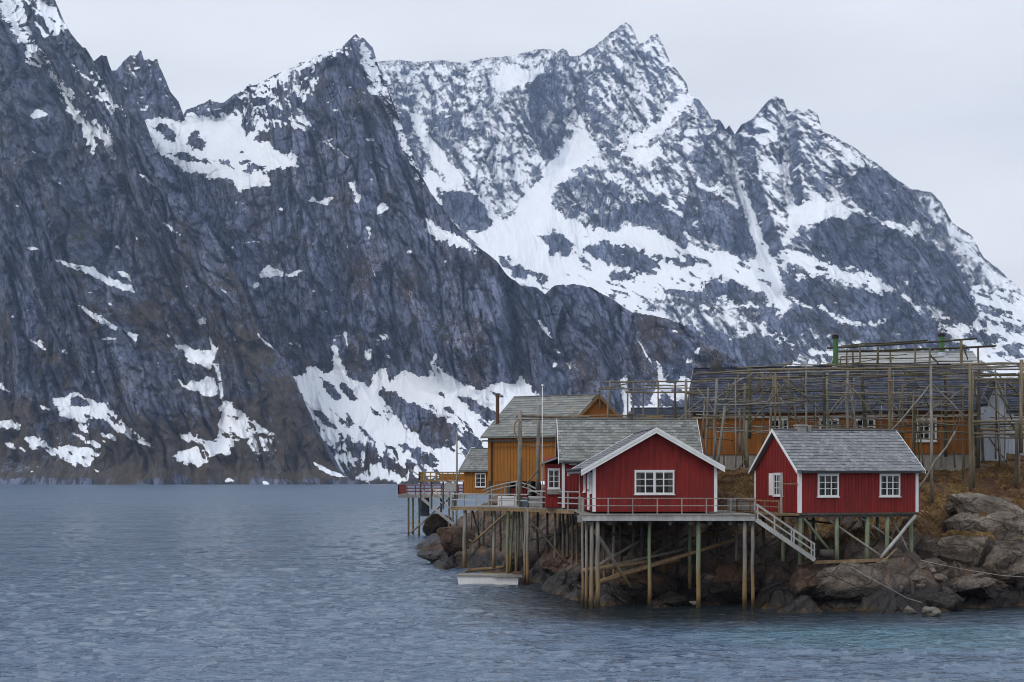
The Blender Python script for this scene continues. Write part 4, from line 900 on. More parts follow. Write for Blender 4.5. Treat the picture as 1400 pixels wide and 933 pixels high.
# ---------------------------------------------------------------- wall, roof and window builders (local frame: front wall faces -y)
def boards(mb, u0, u1, z0, ztop, place, step=0.2, w=0.055, d=0.022):
    """upright battens from z0 up to ztop(u); place(u, depth, z) maps to local space"""
    n = max(2, int(round((u1 - u0) / step)))
    for k in range(1, n):
        u = u0 + (u1 - u0) * k / n; a, b = u - w / 2, u + w / 2
        vs = [place(q, dd, zz(q)) for dd in (0.0, d) for q in (a, b) for zz in ((lambda q: z0), ztop)]
        mb.solid(vs, [(0, 1, 3, 2), (4, 6, 7, 5), (0, 4, 5, 1), (2, 3, 7, 6), (1, 5, 7, 3), (0, 2, 6, 4)])
def tiles(mb, A, B, C_, D, ex=0.30, tw=0.34, th=0.018, seed=0, dev=0.5):
    """overlapping slates: A-B lower edge, D-C upper edge"""
    A, B, C_, D = map(Vector, (A, B, C_, D)); rg = random.Random(seed)
    sl = (D - A).length; n = max(2, int(sl / ex)); up = (D - A).normalized(); al = (B - A).normalized(); nn = al.cross(up).normalized()
    if nn.z < 0: nn = -nn
    for i in range(n):
        a = A.lerp(D, i / n); b = B.lerp(C_, i / n); L_ = (b - a).length; k = max(2, int(L_ / tw)); off = 0.5 * (i % 2)
        row = rg.uniform(-.12, .12)
        for j in range(-1, k + 1):
            t0 = max(0.0, (j + off) / k); t1 = min(1.0, (j + 1 + off) / k)
            if t1 - t0 < 0.15 / k: continue
            p = a.lerp(b, t0) + al * 0.006; q = a.lerp(b, t1) - al * 0.006
            h = up * (sl / n * 1.25); lift = nn * (th * 1.6 + rg.uniform(0, 0.012)); base = nn * 0.004
            mb.tone = min(1, max(0, 0.5 + row + rg.gauss(0, 0.22) * dev * 2)); dz = up * rg.uniform(-.02, .02)
            vs = [p + lift + dz, q + lift + dz, q + h + base, p + h + base, p + lift - nn * th + dz, q + lift - nn * th + dz, q + h - nn * 0.01, p + h - nn * 0.01]
            mb.solid(vs, [(0, 1, 2, 3), (4, 7, 6, 5), (0, 4, 5, 1), (1, 5, 6, 2), (3, 2, 6, 7), (0, 3, 7, 4)])
    mb.tone = 0.5
def window(parent, u, z, w, h, place, cols=3, rows=3, frame=WHITE, curtain=True, mid=False, name='window', fw=0.075):
    """window centred at (u, z) on a wall; place(u, depth, z)"""
    def bx(mb, a, b, c, d, d0, d1):
        vs = [place(q, dd, zz) for zz in (c, d) for dd in (d0, d1) for q in (a, b)]
        mb.solid(vs, [(0, 2, 3, 1), (4, 5, 7, 6), (0, 1, 5, 4), (2, 6, 7, 3), (0, 4, 6, 2), (1, 3, 7, 5)])
    x0, x1, z0, z1 = u - w / 2, u + w / 2, z - h / 2, z + h / 2
    f = MB()
    bx(f, x0, x0 + fw, z0, z1, 0.0, 0.075); bx(f, x1 - fw, x1, z0, z1, 0.0, 0.075); bx(f, x0 + fw, x1 - fw, z1 - fw, z1, 0.0, 0.075); bx(f, x0 + fw, x1 - fw, z0, z0 + fw, 0.0, 0.075)
    iw = w - 2 * fw; ih = h - 2 * fw
    for k in range(1, cols):
        c = x0 + fw + iw * k / cols; ww = 0.055 if (mid and k * 2 == cols) else 0.027
        bx(f, c - ww, c + ww, z0 + fw, z1 - fw, 0.03, 0.068)
    for k in range(1, rows):
        c = z0 + fw + ih * k / rows; bx(f, x0 + fw, x1 - fw, c - 0.016, c + 0.016, 0.034, 0.062)
    F = f.build(name, frame, parent)
    s = MB(); bx(s, x0 - 0.04, x1 + 0.04, z0 - 0.045, z0 - 0.002, 0.0, 0.11); s.build('sill', frame, F); s = MB(); bx(s, x0 - 0.02, x1 + 0.02, z1 + 0.002, z1 + 0.04, 0.0, 0.09); s.build('head_trim', frame, F)
    d = MB(); bx(d, x0 + 0.01, x1 - 0.01, z0 + 0.01, z1 - 0.01, 0.0245, 0.026); d.build('dark_interior', DARK, F)
    if curtain:
        c = MB()
        for (a, b) in ((0.0, 0.13), (0.87, 1.0), (0.46, 0.56)) if cols > 2 else ((0.0, 0.18), (0.82, 1.0)):
            bx(c, x0 + fw + iw * a, x0 + fw + iw * b, z0 + fw, z1 - fw * 1.1, 0.0265, 0.0285)
        bx(c, x0 + fw, x1 - fw, z1 - fw - ih * 0.07, z1 - fw, 0.0287, 0.0295)
        c.build('curtain', CURT, F)
    p = MB(); bx(p, x0 + fw * 0.8, x1 - fw * 0.8, z0 + fw * 0.8, z1 - fw * 0.8, 0.045, 0.047); p.build('pane', GLASS, F)
    return F

def cabin(name, label, cat, origin, rz, Lx, Wy, hw, rise, wall_m, roof_m, trim, axis='x', over=(0.25, 0.25, 0.28, 0.28), step=0.2, ex=0.24, dev=0.6, tw=0.24, tilemode=True, corner=True, trimw=0.14):
    """gabled house. origin: front left corner of the walls at the floor. axis: direction of the ridge.
    over: left, right, front, back overhang"""
    root = empty(name, origin, rz); tag(root, label, cat)
    oL, oR, oF, oB = over; T = 0.09
    w = MB()
    front = lambda u, d, z: (u, -d, z); back = lambda u, d, z: (u, Wy + d, z); left = lambda u, d, z: (-d, u, z); right = lambda u, d, z: (Lx + d, u, z)
    if axis == 'x':
        hgt = lambda v: hw + rise * (1 - abs(v - Wy / 2) / (Wy / 2))
        w.prismx([(0, 0), (Wy, 0), (Wy, hw), (Wy / 2, hw + rise), (0, hw)], 0, Lx)
        boards(w, 0, Lx, 0.0, lambda q: hw, front, step); boards(w, 0, Wy, 0.0, hgt, left, step); boards(w, 0, Wy, 0.0, hgt, right, step)
    else:
        hgt = lambda v: hw + rise * (1 - abs(v - Lx / 2) / (Lx / 2))
        w.prism([(0, 0), (Lx, 0), (Lx, hw), (Lx / 2, hw + rise), (0, hw)], 0, Wy)
        boards(w, 0, Lx, 0.0, hgt, front, step); boards(w, 0, Wy, 0.0, lambda q: hw, left, step); boards(w, 0, Wy, 0.0, lambda q: hw, right, step)
    w.build('wall', wall_m, root)
    rf = MB(); trs = [MB(), MB()]
    if axis == 'x':
        half = Wy / 2; sl = rise / half
        for sgn, ov in ((-1, oF), (1, oB)):
            e = half + ov; yc = Wy / 2
            def pt(x, t, dn=0.0): return (x, yc + sgn * t, hw + rise + T + 0.02 - sl * t - dn)
            vs = [pt(-oL, 0), pt(Lx + oR, 0), pt(Lx + oR, e), pt(-oL, e)]; vs2 = [(x, y, z - T) for x, y, z in vs]
            rf.tone = 0.15; rf.solid(vs + vs2, [(0, 1, 2, 3), (7, 6, 5, 4), (0, 4, 5, 1), (1, 5, 6, 2), (2, 6, 7, 3), (3, 7, 4, 0)])
            if tilemode: tiles(rf, vs[3], vs[2], vs[1], vs[0], ex, tw, seed=3 + sgn, dev=dev)
            for X, tr in zip((-oL - 0.03, Lx + oR + 0.0), trs):   # barge boards
                a = pt(X, 0); b = pt(X, e)
                tr.solid([(X + dx, q[1] , q[2] + dz) for q in (a, b) for dx in (0, 0.03) for dz in (0.035, -trimw)], [(0, 1, 3, 2), (4, 6, 7, 5), (0, 4, 5, 1), (2, 3, 7, 6), (0, 2, 6, 4), (1, 5, 7, 3)])
        rf.tone = 0.35; rf.beam((-oL, Wy / 2, hw + rise + T + 0.05), (Lx + oR, Wy / 2, hw + rise + T + 0.05), 0.22, 0.05)
    else:
        half = Lx / 2; sl = rise / half
        for sgn, ov in ((-1, oL), (1, oR)):
            e = half + ov; xc = Lx / 2
            def pt(y, t): return (xc + sgn * t, y, hw + rise + T + 0.02 - sl * t)
            vs = [pt(-oF, 0), pt(Wy + oB, 0), pt(Wy + oB, e), pt(-oF, e)]; vs2 = [(x, y, z - T) for x, y, z in vs]
            rf.tone = 0.15; rf.solid(vs + vs2, [(0, 1, 2, 3), (7, 6, 5, 4), (0, 4, 5, 1), (1, 5, 6, 2), (2, 6, 7, 3), (3, 7, 4, 0)])
            if tilemode: tiles(rf, vs[3], vs[2], vs[1], vs[0], ex, tw, seed=7 + sgn, dev=dev)
            for Yy, tr in zip((-oF - 0.03, Wy + oB), trs):
                a = pt(Yy, 0); b = pt(Yy, e)
                tr.solid([(q[0], Yy + dy, q[2] + dz) for q in (a, b) for dy in (0, 0.03) for dz in (0.035, -trimw)], [(0, 1, 3, 2), (4, 6, 7, 5), (0, 4, 5, 1), (2, 3, 7, 6), (0, 2, 6, 4), (1, 5, 7, 3)])
                tr.solid([(q[0], Yy + (-0.02 if Yy < 0 else 0.03) + dy, q[2] + dz) for q in (a, b) for dy in (0, 0.02) for dz in (0.055, -trimw * 0.35)], [(0, 1, 3, 2), (4, 6, 7, 5), (0, 4, 5, 1), (2, 3, 7, 6), (0, 2, 6, 4), (1, 5, 7, 3)])
        rf.tone = 0.35; rf.beam((Lx / 2, -oF, hw + rise + T + 0.05), (Lx / 2, Wy + oB, hw + rise + T + 0.05), 0.22, 0.05)
    rf.tone = 0.5
    roof = rf.build('roof', roof_m, root); [tr.build('barge_board', trim, roof) for tr in trs]
    if corner:
        for (x, y) in ((0, 0), (Lx, 0), (0, Wy), (Lx, Wy)):
            top = hw - 0.01; c = MB()
            c.box(x - (0.03 if x == 0 else 0.12), x + (0.12 if x == 0 else 0.03), y - (0.035 if y == 0 else 0.12), y + (0.12 if y == 0 else 0.035), 0.0, top)
            c.build('corner_board', trim, root)
    return root, front, left, right, roof
# ================================================================== THE HOUSES
# ---- gable-end red cabin
zA = pz(700, 67.0); xA = pw(811, 67.0)
A, fr, lf, rt, roofA = cabin('red_cabin', 'red gable-end cabin on tall piles over the water, with one double window facing the fjord', 'cabin', (xA, 67.0, zA), R(2.5), 5.85, 7.0, 2.15, 1.66, RED, SLATE, WHITE, 'y', over=(0.62, 0.32, 0.45, 0.3), step=0.17, trimw=0.22)
window(A, pw(895, 67) - xA, pz(660, 67) - zA, 1.88, 1.10, fr, 4, 3, mid=True)
d = MB(); d.box(-0.05, -0.002, 1.5, 2.45, 0.05, 2.0); door = d.build('door', WHITE, A)
k = MB(); k.box(-0.11, -0.055, 1.6, 1.66, 0.95, 1.05); k.build('handle', IRON, door)
window(A, 3.9, 1.35, 0.8, 0.9, lf, 2, 3)
window(A, 0.75, 1.35, 0.55, 0.95, lf, 2, 3)
g_ = MB(); g_.pole((-0.66, -0.45, 2.0), (-0.66, 7.2, 2.0), 0.06); g_.build('gutter', IRON, A)

# ---- long-side red cabin
zB = pz(701.5, 66.0); xB = pw(1092.5, 66.0)
B, fr, lf, rt, roofB = cabin('red_cabin', 'red cabin turned long side to the fjord, on low green piles above the rocks', 'cabin', (xB, 66.0, zB), R(14), 6.1, 5.0, 2.02, 1.82, RED, SLATE, WHITE, 'x', over=(0.22, 0.25, 0.26, 0.26), step=0.17, trimw=0.12)
window(B, 1.45, 1.27, 1.06, 1.04, fr, 3, 3)
window(B, 4.62, 1.27, 1.06, 1.04, fr, 3, 3)
window(B, 2.2, 1.30, 0.95, 1.06, lf, 3, 3)
m_ = MB(); m_.box(-0.06, -0.03, 2.75, 3.25, 0.78, 1.85); m_.build('shutter', WHITE, B)
m_ = MB(); m_.box(-0.02, 6.12, -0.34, -0.26, 1.86, 1.95); m_.build('gutter', IRON, B)
m_ = MB(); m_.box(-0.02, 6.12, -0.035, -0.001, -0.10, -0.005); m_.box(0.02, 6.08, 0.05, 4.95, -0.22, -0.11); m_.build('floor_beam', PILED, B)
# stub chimney with a bucket-like cowl on the ridge
cx = MB(); cx.box(1.05, 1.45, 2.25, 2.7, 3.5, 4.12); ch = cx.build('chimney', CONC, B); cx = MB(); cx.box(1.0, 1.5, 2.2, 2.75, 4.122, 4.2); cx.pole((1.68, 2.45, 3.8), (1.68, 2.45, 4.18), 0.11, 0.13, 8); cx.build('cowl', CONC, ch)
# porch along the gable
p = MB(); p.box(-1.05, -0.04, -0.1, 5.0, -0.12, -0.03); po = p.build('porch', PLANKW, B)
p = MB()
for v in (0.0, 1.6, 3.3, 4.95): p.beam((-1.0, v, -0.03), (-1.0, v, 0.55), 0.07)
p.beam((-1.0, 0, 0.55), (-1.0, 4.95, 0.55), 0.07); p.beam((-1.0, 0, 0.28), (-1.0, 4.95, 0.28), 0.05); p.build('railing', PLANKW, po)
p = MB(); p.beam((-0.62, 0.6, -0.03), (-0.62, 0.6, 1.85), 0.075); p.build('post', PALEW, po)
p = MB(); p.beam((-0.62, 0.6, 1.35), (-0.05, 0.02, 1.35), 0.05); p.build('rail', PLANKW, po)

# ---- red cabin behind, long slate roof
Yc = 75.8; xC = pw(769, Yc); zC = 4.45
C_, fr, lf, rt, roofC = cabin('red_cabin', 'red cabin with a long mossy grey slate roof half hidden behind the gable-end cabin', 'cabin', (xC, Yc, zC), 0.0, 7.25, 5.4, 2.62, 2.12, RED, SLATEM, WHITE, 'x', over=(0.2, 0.25, 0.3, 0.3), step=0.19, ex=0.25, tw=0.3, dev=0.65, trimw=0.16)
m_ = MB(); m_.box(0.0, 7.2, -0.38, -0.30, 2.36, 2.45); m_.build('gutter', IRON, C_)
m_ = MB(); m_.pole((3.85, 2.7, 4.6), (3.85, 2.7, 5.1), 0.16, 0.16, 10); m_.pole((3.85, 2.7, 5.1), (3.85, 2.7, 5.28), 0.24, 0.05, 10); m_.build('roof_vent', PILED, roofC)
m_ = MB(); m_.box(0.35, 0.75, -0.16, -0.02, 2.28, 2.38); m_.build('lamp', WHITE, C_)
dd = MB(); dd.box(1.15, 2.0, -0.05, -0.03, 0.0, 2.0); dd.build('door', PILED, C_)
# lean-to with a window
Yd = 76.6; xD = pw(746, Yd); 
D = empty('porch_shed', (xD, Yd, 4.45)); tag(D, 'small red lean-to with a white window, left of the long slate-roofed cabin', 'shed')
w_ = MB(); w_.prismx([(0, 0), (2.6, 0), (2.6, 2.75), (0, 2.35)], 0.0, 0.86); boards(w_, 0, 0.86, 0, lambda q: 2.35, lambda u, d, z: (u, -d, z), 0.19); w_.build('wall', RED, D)
rf = MB(); vs = [(-0.25, -0.35, 2.32), (0.88, -0.35, 2.72), (0.88, 2.7, 2.72), (-0.25, 2.7, 2.32)]; rf.solid(vs + [(x, y, z + 0.1) for x, y, z in vs], [(3, 2, 1, 0), (4, 5, 6, 7), (0, 1, 5, 4), (1, 2, 6, 5), (2, 3, 7, 6), (3, 0, 4, 7)]); rf.tone = 0.3; rf.build('roof', SLATE, D)
window(D, 0.44, 1.55, 0.66, 1.05, lambda u, d, z: (u, -d, z), 2, 3)
m_ = MB(); m_.box(0.06, 0.84, -0.13, -0.02, 0.72, 0.96); m_.build('window_box', PLANK, D)

# ---- tall mustard warehouse on the left
thE = R(-28); YE = 97.0; xE = pw(667, YE); zE = pz(658, 97)
E, fr, lf, rt, roofE = cabin('warehouse', 'tall windowless mustard-yellow board warehouse with a grey slate roof beside the pier', 'warehouse', (xE, YE, zE), thE, 6.1, 9.0, 3.1, 2.75, MUST, SLATEM, PLANK, 'x', over=(0.35, 0.3, 0.35, 0.3), step=0.24, ex=0.33, tw=0.4, dev=0.4, corner=False, trimw=0.14)
m_ = MB(); m_.pole((0.32, -0.08, -0.9), (0.32, -0.08, 2.95), 0.06); m_.build('downpipe', IRON, E)
m_ = MB(); m_.box(-0.2, 6.1, -0.46, -0.37, 2.68, 2.78); m_.build('gutter', IRON, E)
for u, v in ((0.15, .1), (1.6, .1), (3.2, .1), (4.8, .1), (5.9, .1), (0.15, 4), (3.2, 4), (5.9, 4)):
    m_ = MB(); m_.beam((u, v, -2.4), (u, v, -0.002), 0.2); m_.build('post', PILED, E)
m_ = MB(); m_.box(0.9, 3.4, 1.2, 1.3, -1.6, -0.02); m_.build('shade_panel', DARK, E)  # near-black sheet standing in for the shade under the open floor
m_ = MB(); m_.box(1.25, 2.5, 0.9, 1.15, -1.3, -0.5); m_.build('door', RED, E, label='red door under the overhanging mustard wall')
pc = MB(); pc.pole((0.1, 1.2, 3.4), (0.1, 1.2, 6.0), 0.13, 0.13, 10); pc.build('chimney_pipe', RUST, roofE)

# ---- small mustard shed to its left
YG = 108.0; xG = pw(634, YG); zG = pz(677, YG)
G_, fr, lf, rt, roofG = cabin('shed', 'small mustard shed with a white window and slate roof, left of the tall warehouse', 'shed', (xG, YG, zG), R(-22), 4.2, 4.2, 1.95, 1.5, MUST, SLATEM, WHITE, 'x', over=(0.3, 0.2, 0.3, 0.3), step=0.24, corner=False, dev=0.5, trimw=0.05)
window(G_, 1.42, 1.12, 0.86, 1.02, fr, 2, 3, fw=0.06)
m_ = MB(); m_.box(1.45, 1.75, 1.2, 1.5, 2.6, 3.25); m_.build('chimney', RUST, roofG)

# ---- weathered orange gable between the roofs
YF = 88.0; xF = pw(786, YF)
F_, fr, lf, rt, roofF = cabin('boathouse', 'orange gable of a boathouse with grey weathered barge boards rising behind the long slate roof', 'boathouse', (xF, YF, 4.8), 0.0, 2.95, 6.0, 4.75, 1.55, ORNG, SLATEM, PLANKW, 'y', over=(0.35, 0.35, 0.3, 0.2), step=0.22, corner=False, trimw=0.2)

# ---- long ochre fish store at the back
thJ = R(-12.5); YJ = 82.5; xJ = pw(946, YJ); zJ = pz(622, YJ)
J, fr, lf, rt, roofJ = cabin('fish_store', 'long ochre-orange fish store with a dark slate roof behind the drying racks', 'warehouse', (xJ, YJ, zJ), thJ, 15.6, 9.6, pz(566, 82.5) - zJ + 0.12, 2.75, ORNG, SLATED, PLANK, 'x', over=(0.35, 0.3, 0.32, 0.3), step=0.22, ex=0.30, tw=0.36, dev=0.9, corner=False, trimw=0.14)
for px in (1065, 1133.5, 1183, 1266.5):
    kk = (px - 700) / FPX; u = (kk * YJ - xJ) / (math.cos(thJ) - kk * math.sin(thJ))
    window(J, u, pz(588, YJ + u * math.sin(thJ)) - zJ, 1.1, 1.3, fr, 4 if px < 1100 else 3, 3, curtain=False, fw=0.11)
m_ = MB(); m_.box(-0.3, 15.8, -0.44, -0.35, pz(566, 82.5) - zJ - 0.30, pz(566, 82.5) - zJ - 0.20); m_.build('gutter', PLANK, J)
m_ = MB(); m_.box(0.1, 15.5, 0.05, 9.5, -1.4, -0.01); m_.build('foundation', PLANK, J)
ridz = pz(566, 82.5) - zJ + 0.12 + 2.75
cu = MB(); u = 1.05; cu.box(u - 0.42, u + 0.42, 4.38, 5.22, ridz - 0.45, ridz + 0.10); cup = cu.build('cupola', IRON, roofJ)
ridz -= 0.32; cu = MB(); cu.pole((u, 4.8, ridz + 0.44), (u, 4.8, ridz + 0.62), 0.40, 0.36, 14); cu.pole((u, 4.8, ridz + 0.62), (u, 4.8, ridz + 0.92), 0.36, 0.20, 14); cu.pole((u, 4.8, ridz + 0.92), (u, 4.8, ridz + 1.08), 0.20, 0.05, 14); cu.pole((u, 4.8, ridz + 1.08), (u, 4.8, ridz + 1.28), 0.04, 0.03, 6); cu.build('dome', IRON, cup); ridz += 0.32
def chim(parent, u, v, z0, z1, r=0.17):
    c = MB(); c.pole((u, v, z0), (u, v, z1), r, r, 12); o = c.build('chimney_pipe', GREEN, parent)
    c = MB(); c.pole((u, v, z1 - 0.02), (u, v, z1 + 0.10), r * 1.25, r * 1.5, 12); c.pole((u, v, z1 + 0.16), (u, v, z1 + 0.24), r * 1.7, r * 0.9, 12); c.pole((u, v, z1 + 0.1), (u, v, z1 + 0.16), r * 0.8, r * 0.8, 8); c.build('cowl', IRON, o)
    c = MB(); c.pole((u, v, z0), (u, v, z0 + 0.5), r * 1.9, r * 1.3, 12); c.build('collar', PALE, o)
u = 8.15; chim(roofJ, u, 4.3, ridz - 0.4, pz(465, 86) - zJ, 0.155)

# ---- pale-roofed hall on the rise behind
YM = 98.0; xM = pw(1157, YM); zM = 9.4
M_, fr, lf, rt, roofM = cabin('hall', 'grey hall with a pale sheet roof on the rise behind the dark slate roof', 'building', (xM, YM, zM), 0.0, 9.3, 5.0, 4.1, 1.35, PALE, FELT, PALEW, 'x', over=(0.2, 0.2, 0.25, 0.25), step=0.3, ex=0.5, tw=0.9, dev=0.3, corner=False, trimw=0.16)
chim(roofM, pw(1287.5, 100) - xM, 2.0, 5.0, pz(460, 100) - zM, 0.19)
# ---- white narrow gable and pale shed at the right
YK = 77.6
K, fr, lf, rt, roofK = cabin('shed', 'narrow whitewashed board shed with a steep gable in front of the dark slate roof', 'shed', (pw(1351, YK), YK, 7.0), 0.0, 0.98, 1.3, 3.1, 1.1, PALE, SLATED, PALEW, 'y', over=(0.05, 0.05, 0.06, 0.05), step=0.16, corner=False, trimw=0.08)
K2, fr, lf, rt, _ = cabin('shed', 'pale blue-grey shed with a dark roof behind the rightmost drying rack', 'shed', (pw(1342, 85), 85, 6.6), R(-3), 6.0, 5.0, 3.45, 2.0, PALE, SLATED, PALEW, 'x', over=(0.1, 0.1, 0.15, 0.15), step=0.2, corner=False, trimw=0.08)
# ---- low dark sheds seen between the racks
N_, fr, lf, rt, _ = cabin('shed', 'low black-roofed shed behind the small drying rack, between the orange gable and the fish store', 'shed', (pw(866, 96), 96, 6.0), R(-6), 3.5, 4.0, 4.0, 0.75, PILED, SLATED, PLANK, 'x', over=(0.2, 0.2, 0.3, 0.2), step=0.25, corner=False, trimw=0.08)

# ================================================================== DECKS, PILES, RAILINGS
def pier(name, label, cat='pier', group=None):
    o = empty(name, (0, 0, 0)); tag(o, label, cat, group); return o
def deck_planks(mb, x0, x1, y0, y1, z, w=0.15, t=0.05, along='y', seed=1):
    rg = random.Random(seed)
    if along == 'y':
        n = int((x1 - x0) / w)
        for k in range(n):
            a = x0 + (x1 - x0) * k / n; mb.tone = rg.random(); mb.box(a + 0.004, a + (x1 - x0) / n - 0.004, y0 - rg.uniform(0, 0.05), y1, z - t, z)
    mb.tone = 0.5
def pile(parent, px, Y, ztop, pyb=None, r=0.085, m=PILE, zb=None, pxb=None, label=None):
    zb_ = pz(pyb, Y) if pyb is not None else zb
    if zb_ > 0.3: zb_ -= 0.6
    a = Vector((pw(px if pxb is None else pxb, Y), Y, zb_ - 0.25)); b = Vector((pw(px, Y), Y, ztop))
    mb = MB(); r *= 0.78; mb.pole(a, b, r * 1.08, r * 0.92, 9, 0.02, 4); o = mb.build('pile', m, parent, smooth=True); return o
def log(parent, p, q, r=0.07, m=PILE, name='brace', wob=0.02):
    mb = MB(); mb.pole(p, q, r, r * 0.85, 8, wob, 4); return mb.build(name, m, parent, smooth=True)
def rail(parent, pts, h, levels, post_r=0.028, m=PLANK, spacing=None, rr=0.028, posts=None, name='railing'):
    mb = MB()
    for a, b in zip(pts[:-1], pts[1:]):
        a = Vector(a); b = Vector(b)
        for l in levels: mb.beam(a + Vector((0, 0, l)), b + Vector((0, 0, l)), rr * 1.6, rr * 2.2)
        n = max(1, round((b - a).length / spacing))
        for k in range(n + 1): c = a.lerp(b, k / n); mb.beam(c, c + Vector((0, 0, h)), post_r * 2)
    return mb.build(name, m, parent)

DA = pier('cabin_deck', 'grey timber deck on tall piles under the gable-end red cabin', 'deck')
zD = pz(703.5, 65.7); y0 = 65.7
x0, x1 = pw(796, y0), pw(1033, y0)
m_ = MB(); deck_planks(m_, x0, x1, y0, 75.0, zD - 0.0); m_.build('decking', PLANK, DA)
m_ = MB(); m_.box(x0, x1, y0 + 0.02, y0 + 0.12, zD - 0.30, zD - 0.055); m_.build('edge_beam', PALEW, DA)
for yy in (68.5, 71.5, 74.5): m_ = MB(); m_.box(x0, x1, yy, yy + 0.16, zD - 0.30, zD - 0.055); m_.build('cross_beam', PILED, DA)
for k in range(9): m_ = MB(); xx = x0 + 0.3 + (x1 - x0 - 0.6) * k / 8; m_.box(xx, xx + 0.14, y0 + 0.13, 74.9, zD - 0.5, zD - 0.31); m_.build('joist', PILED, DA)
rail(DA, [(pw(798, y0), y0 + 0.06, zD), (pw(1033, y0), y0 + 0.06, zD)], 0.74, (0.74, 0.40), 0.024, PLANK, 1.12, 0.018)
rail(DA, [(pw(798, y0), y0 + 0.1, zD), (pw(795, 70) , 73.0, zD)], 0.74, (0.74, 0.40), 0.024, PLANK, 1.3, 0.018)
for (px, Y, pyb, r, m) in ((796.5, 66.9, 806, 0.085, PILE), (802, 66.4, 812, 0.095, PILE), (809, 66.0, 818, 0.125, PILE), (817, 65.9, 824, 0.13, PILE), (888, 66.3, 803, 0.115, PILEG), (954.5, 66.2, 820, 0.14, PILEG), (1018, 65.95, 828, 0.125, PILE), (1029, 65.95, 830, 0.105, PILE),
                            (826, 69.5, 790, 0.09, PILED), (839, 70.5, 780, 0.09, PILE), (866, 70.5, 770, 0.10, PILED), (878, 71.5, 768, 0.11, PILED), (909, 72.5, 762, 0.09, PILED), (943, 69.8, 782, 0.11, PILEG), (1007, 69.5, 775, 0.09, PILE), (848, 73.5, 760, 0.08, PILED), (925, 73.6, 750, 0.08, PILED), (980, 73.0, 752, 0.08, PILED)):
    pile(DA, px, Y, zD - 0.31, pyb, r, m)
for (a, b, r, m) in (((812, 724, 66.3), (862, 803, 67.6), 0.09, PILE), ((819, 773, 67.2), (875, 739, 69.8), 0.075, PILE), ((798, 780, 66.6), (886, 768, 68.2), 0.11, PLANKW), ((812, 779, 67.6), (940, 750, 70.5), 0.085, PILE),
                     ((819, 796, 67.3), (1004, 738, 68.8), 0.115, PLANKW), ((890, 759, 70.2), (940, 732, 71.2), 0.07, PILED), ((835, 728, 70), (858, 746, 70.5), 0.05, PILED), ((905, 770, 70.5), (948, 735, 71.5), 0.08, PILED), ((830, 790, 69.6), (915, 764, 70.2), 0.07, PILE), ((880, 776, 68.5), (930, 765, 68.9), 0.09, PLANKW)):
    log(DA, P(*a), P(*b), r, m)
# notice box hanging on the outer pile
bx_ = MB(); c = P(792.5, 709, 66.2); bx_.box(c.x - 0.10, c.x + 0.10, c.y - 0.08, c.y + 0.08, c.z - 0.18, c.z + 0.14); bx_.beam(c + Vector((0, 0, 0.14)), c + Vector((0, 0, 1.2)), 0.05); bx_.build('box', CONC, DA)

# ---- foundation of the second cabin
DB = pier('pile_foundation', 'low green and yellow pile foundation with cross braces under the long-side red cabin', 'foundation')
cth, sth = math.cos(R(14)), math.sin(R(14))
def BL(u, v, z): return Vector((xB + u * cth - v * sth, 66.0 + u * sth + v * cth, z))
zf = zB - 0.225
for (u, v, r, m) in ((0.12, 0.15, 0.105, PILEG), (1.98, 0.15, 0.10, PILEG), (3.55, 0.15, 0.105, PILEG), (4.58, 0.15, 0.10, PILEG), (5.85, 0.15, 0.10, PILEG), (1.5, 2.4, 0.09, PLANKW), (3.2, 2.4, 0.09, PLANKW), (5.3, 2.4, 0.08, PILEG), (0.3, 2.4, 0.08, PILEG), (0.3, 4.7, 0.08, PILED), (3.0, 4.7, 0.08, PILED), (5.8, 4.7, 0.08, PILED)):
    b = BL(u, v, zf); gzz = 2.0 if v < 1 else gz(b.x, b.y) - 0.3
    mb = MB(); mb.pole(Vector((b.x, b.y, min(gzz, zf - 0.4))), b, r * 1.05, r, 9, 0.01, 3); mb.build('pile', m, DB, smooth=True)
lb = MB(); lb.beam(P(1113, 769, 65.7), P(1254, 764.5, 67.3), 0.16, 0.14); lb.build('ground_beam', PLANKW, DB)
for (a, b, r, m) in (((1096, 705, 66.2), (1133, 752, 66.6), 0.07, PILEG), ((1120, 702, 66.8), (1207, 762, 66.9), 0.055, PLANK), ((1174, 706, 67.0), (1225, 741, 67.6), 0.045, PLANK), ((1204, 763, 66.9), (1252, 705, 67.4), 0.085, PALEW), ((1216, 704, 68), (1246, 760, 67.6), 0.045, PLANK),
                     ((1187, 722, 68.5), (1206, 752, 68.5), 0.04, PLANK), ((1140, 745, 68.8), (1172, 712, 68.8), 0.045, PILED), ((1198, 776, 66.5), (1226, 750, 66.9), 0.06, PLANKW), ((1226, 735, 69), (1247, 748, 69), 0.04, PLANK), ((1216, 742, 68.6), (1228, 708, 68.6), 0.04, PLANK), ((1100, 712, 69.5), (1140, 716, 69.5), 0.05, PILED)):
    log(DB, P(*a), P(*b), r, m)
bar = MB(); c = P(1130, 757, 66.2); bar.pole(c - Vector((0.3, 0, 0)), c + Vector((0.3, 0, 0)), 0.2, 0.2, 14); o = bar.build('barrel', PILED, None, smooth=True); tag(o, 'dark barrel lying at the foot of the stairs under the second red cabin', 'barrel')

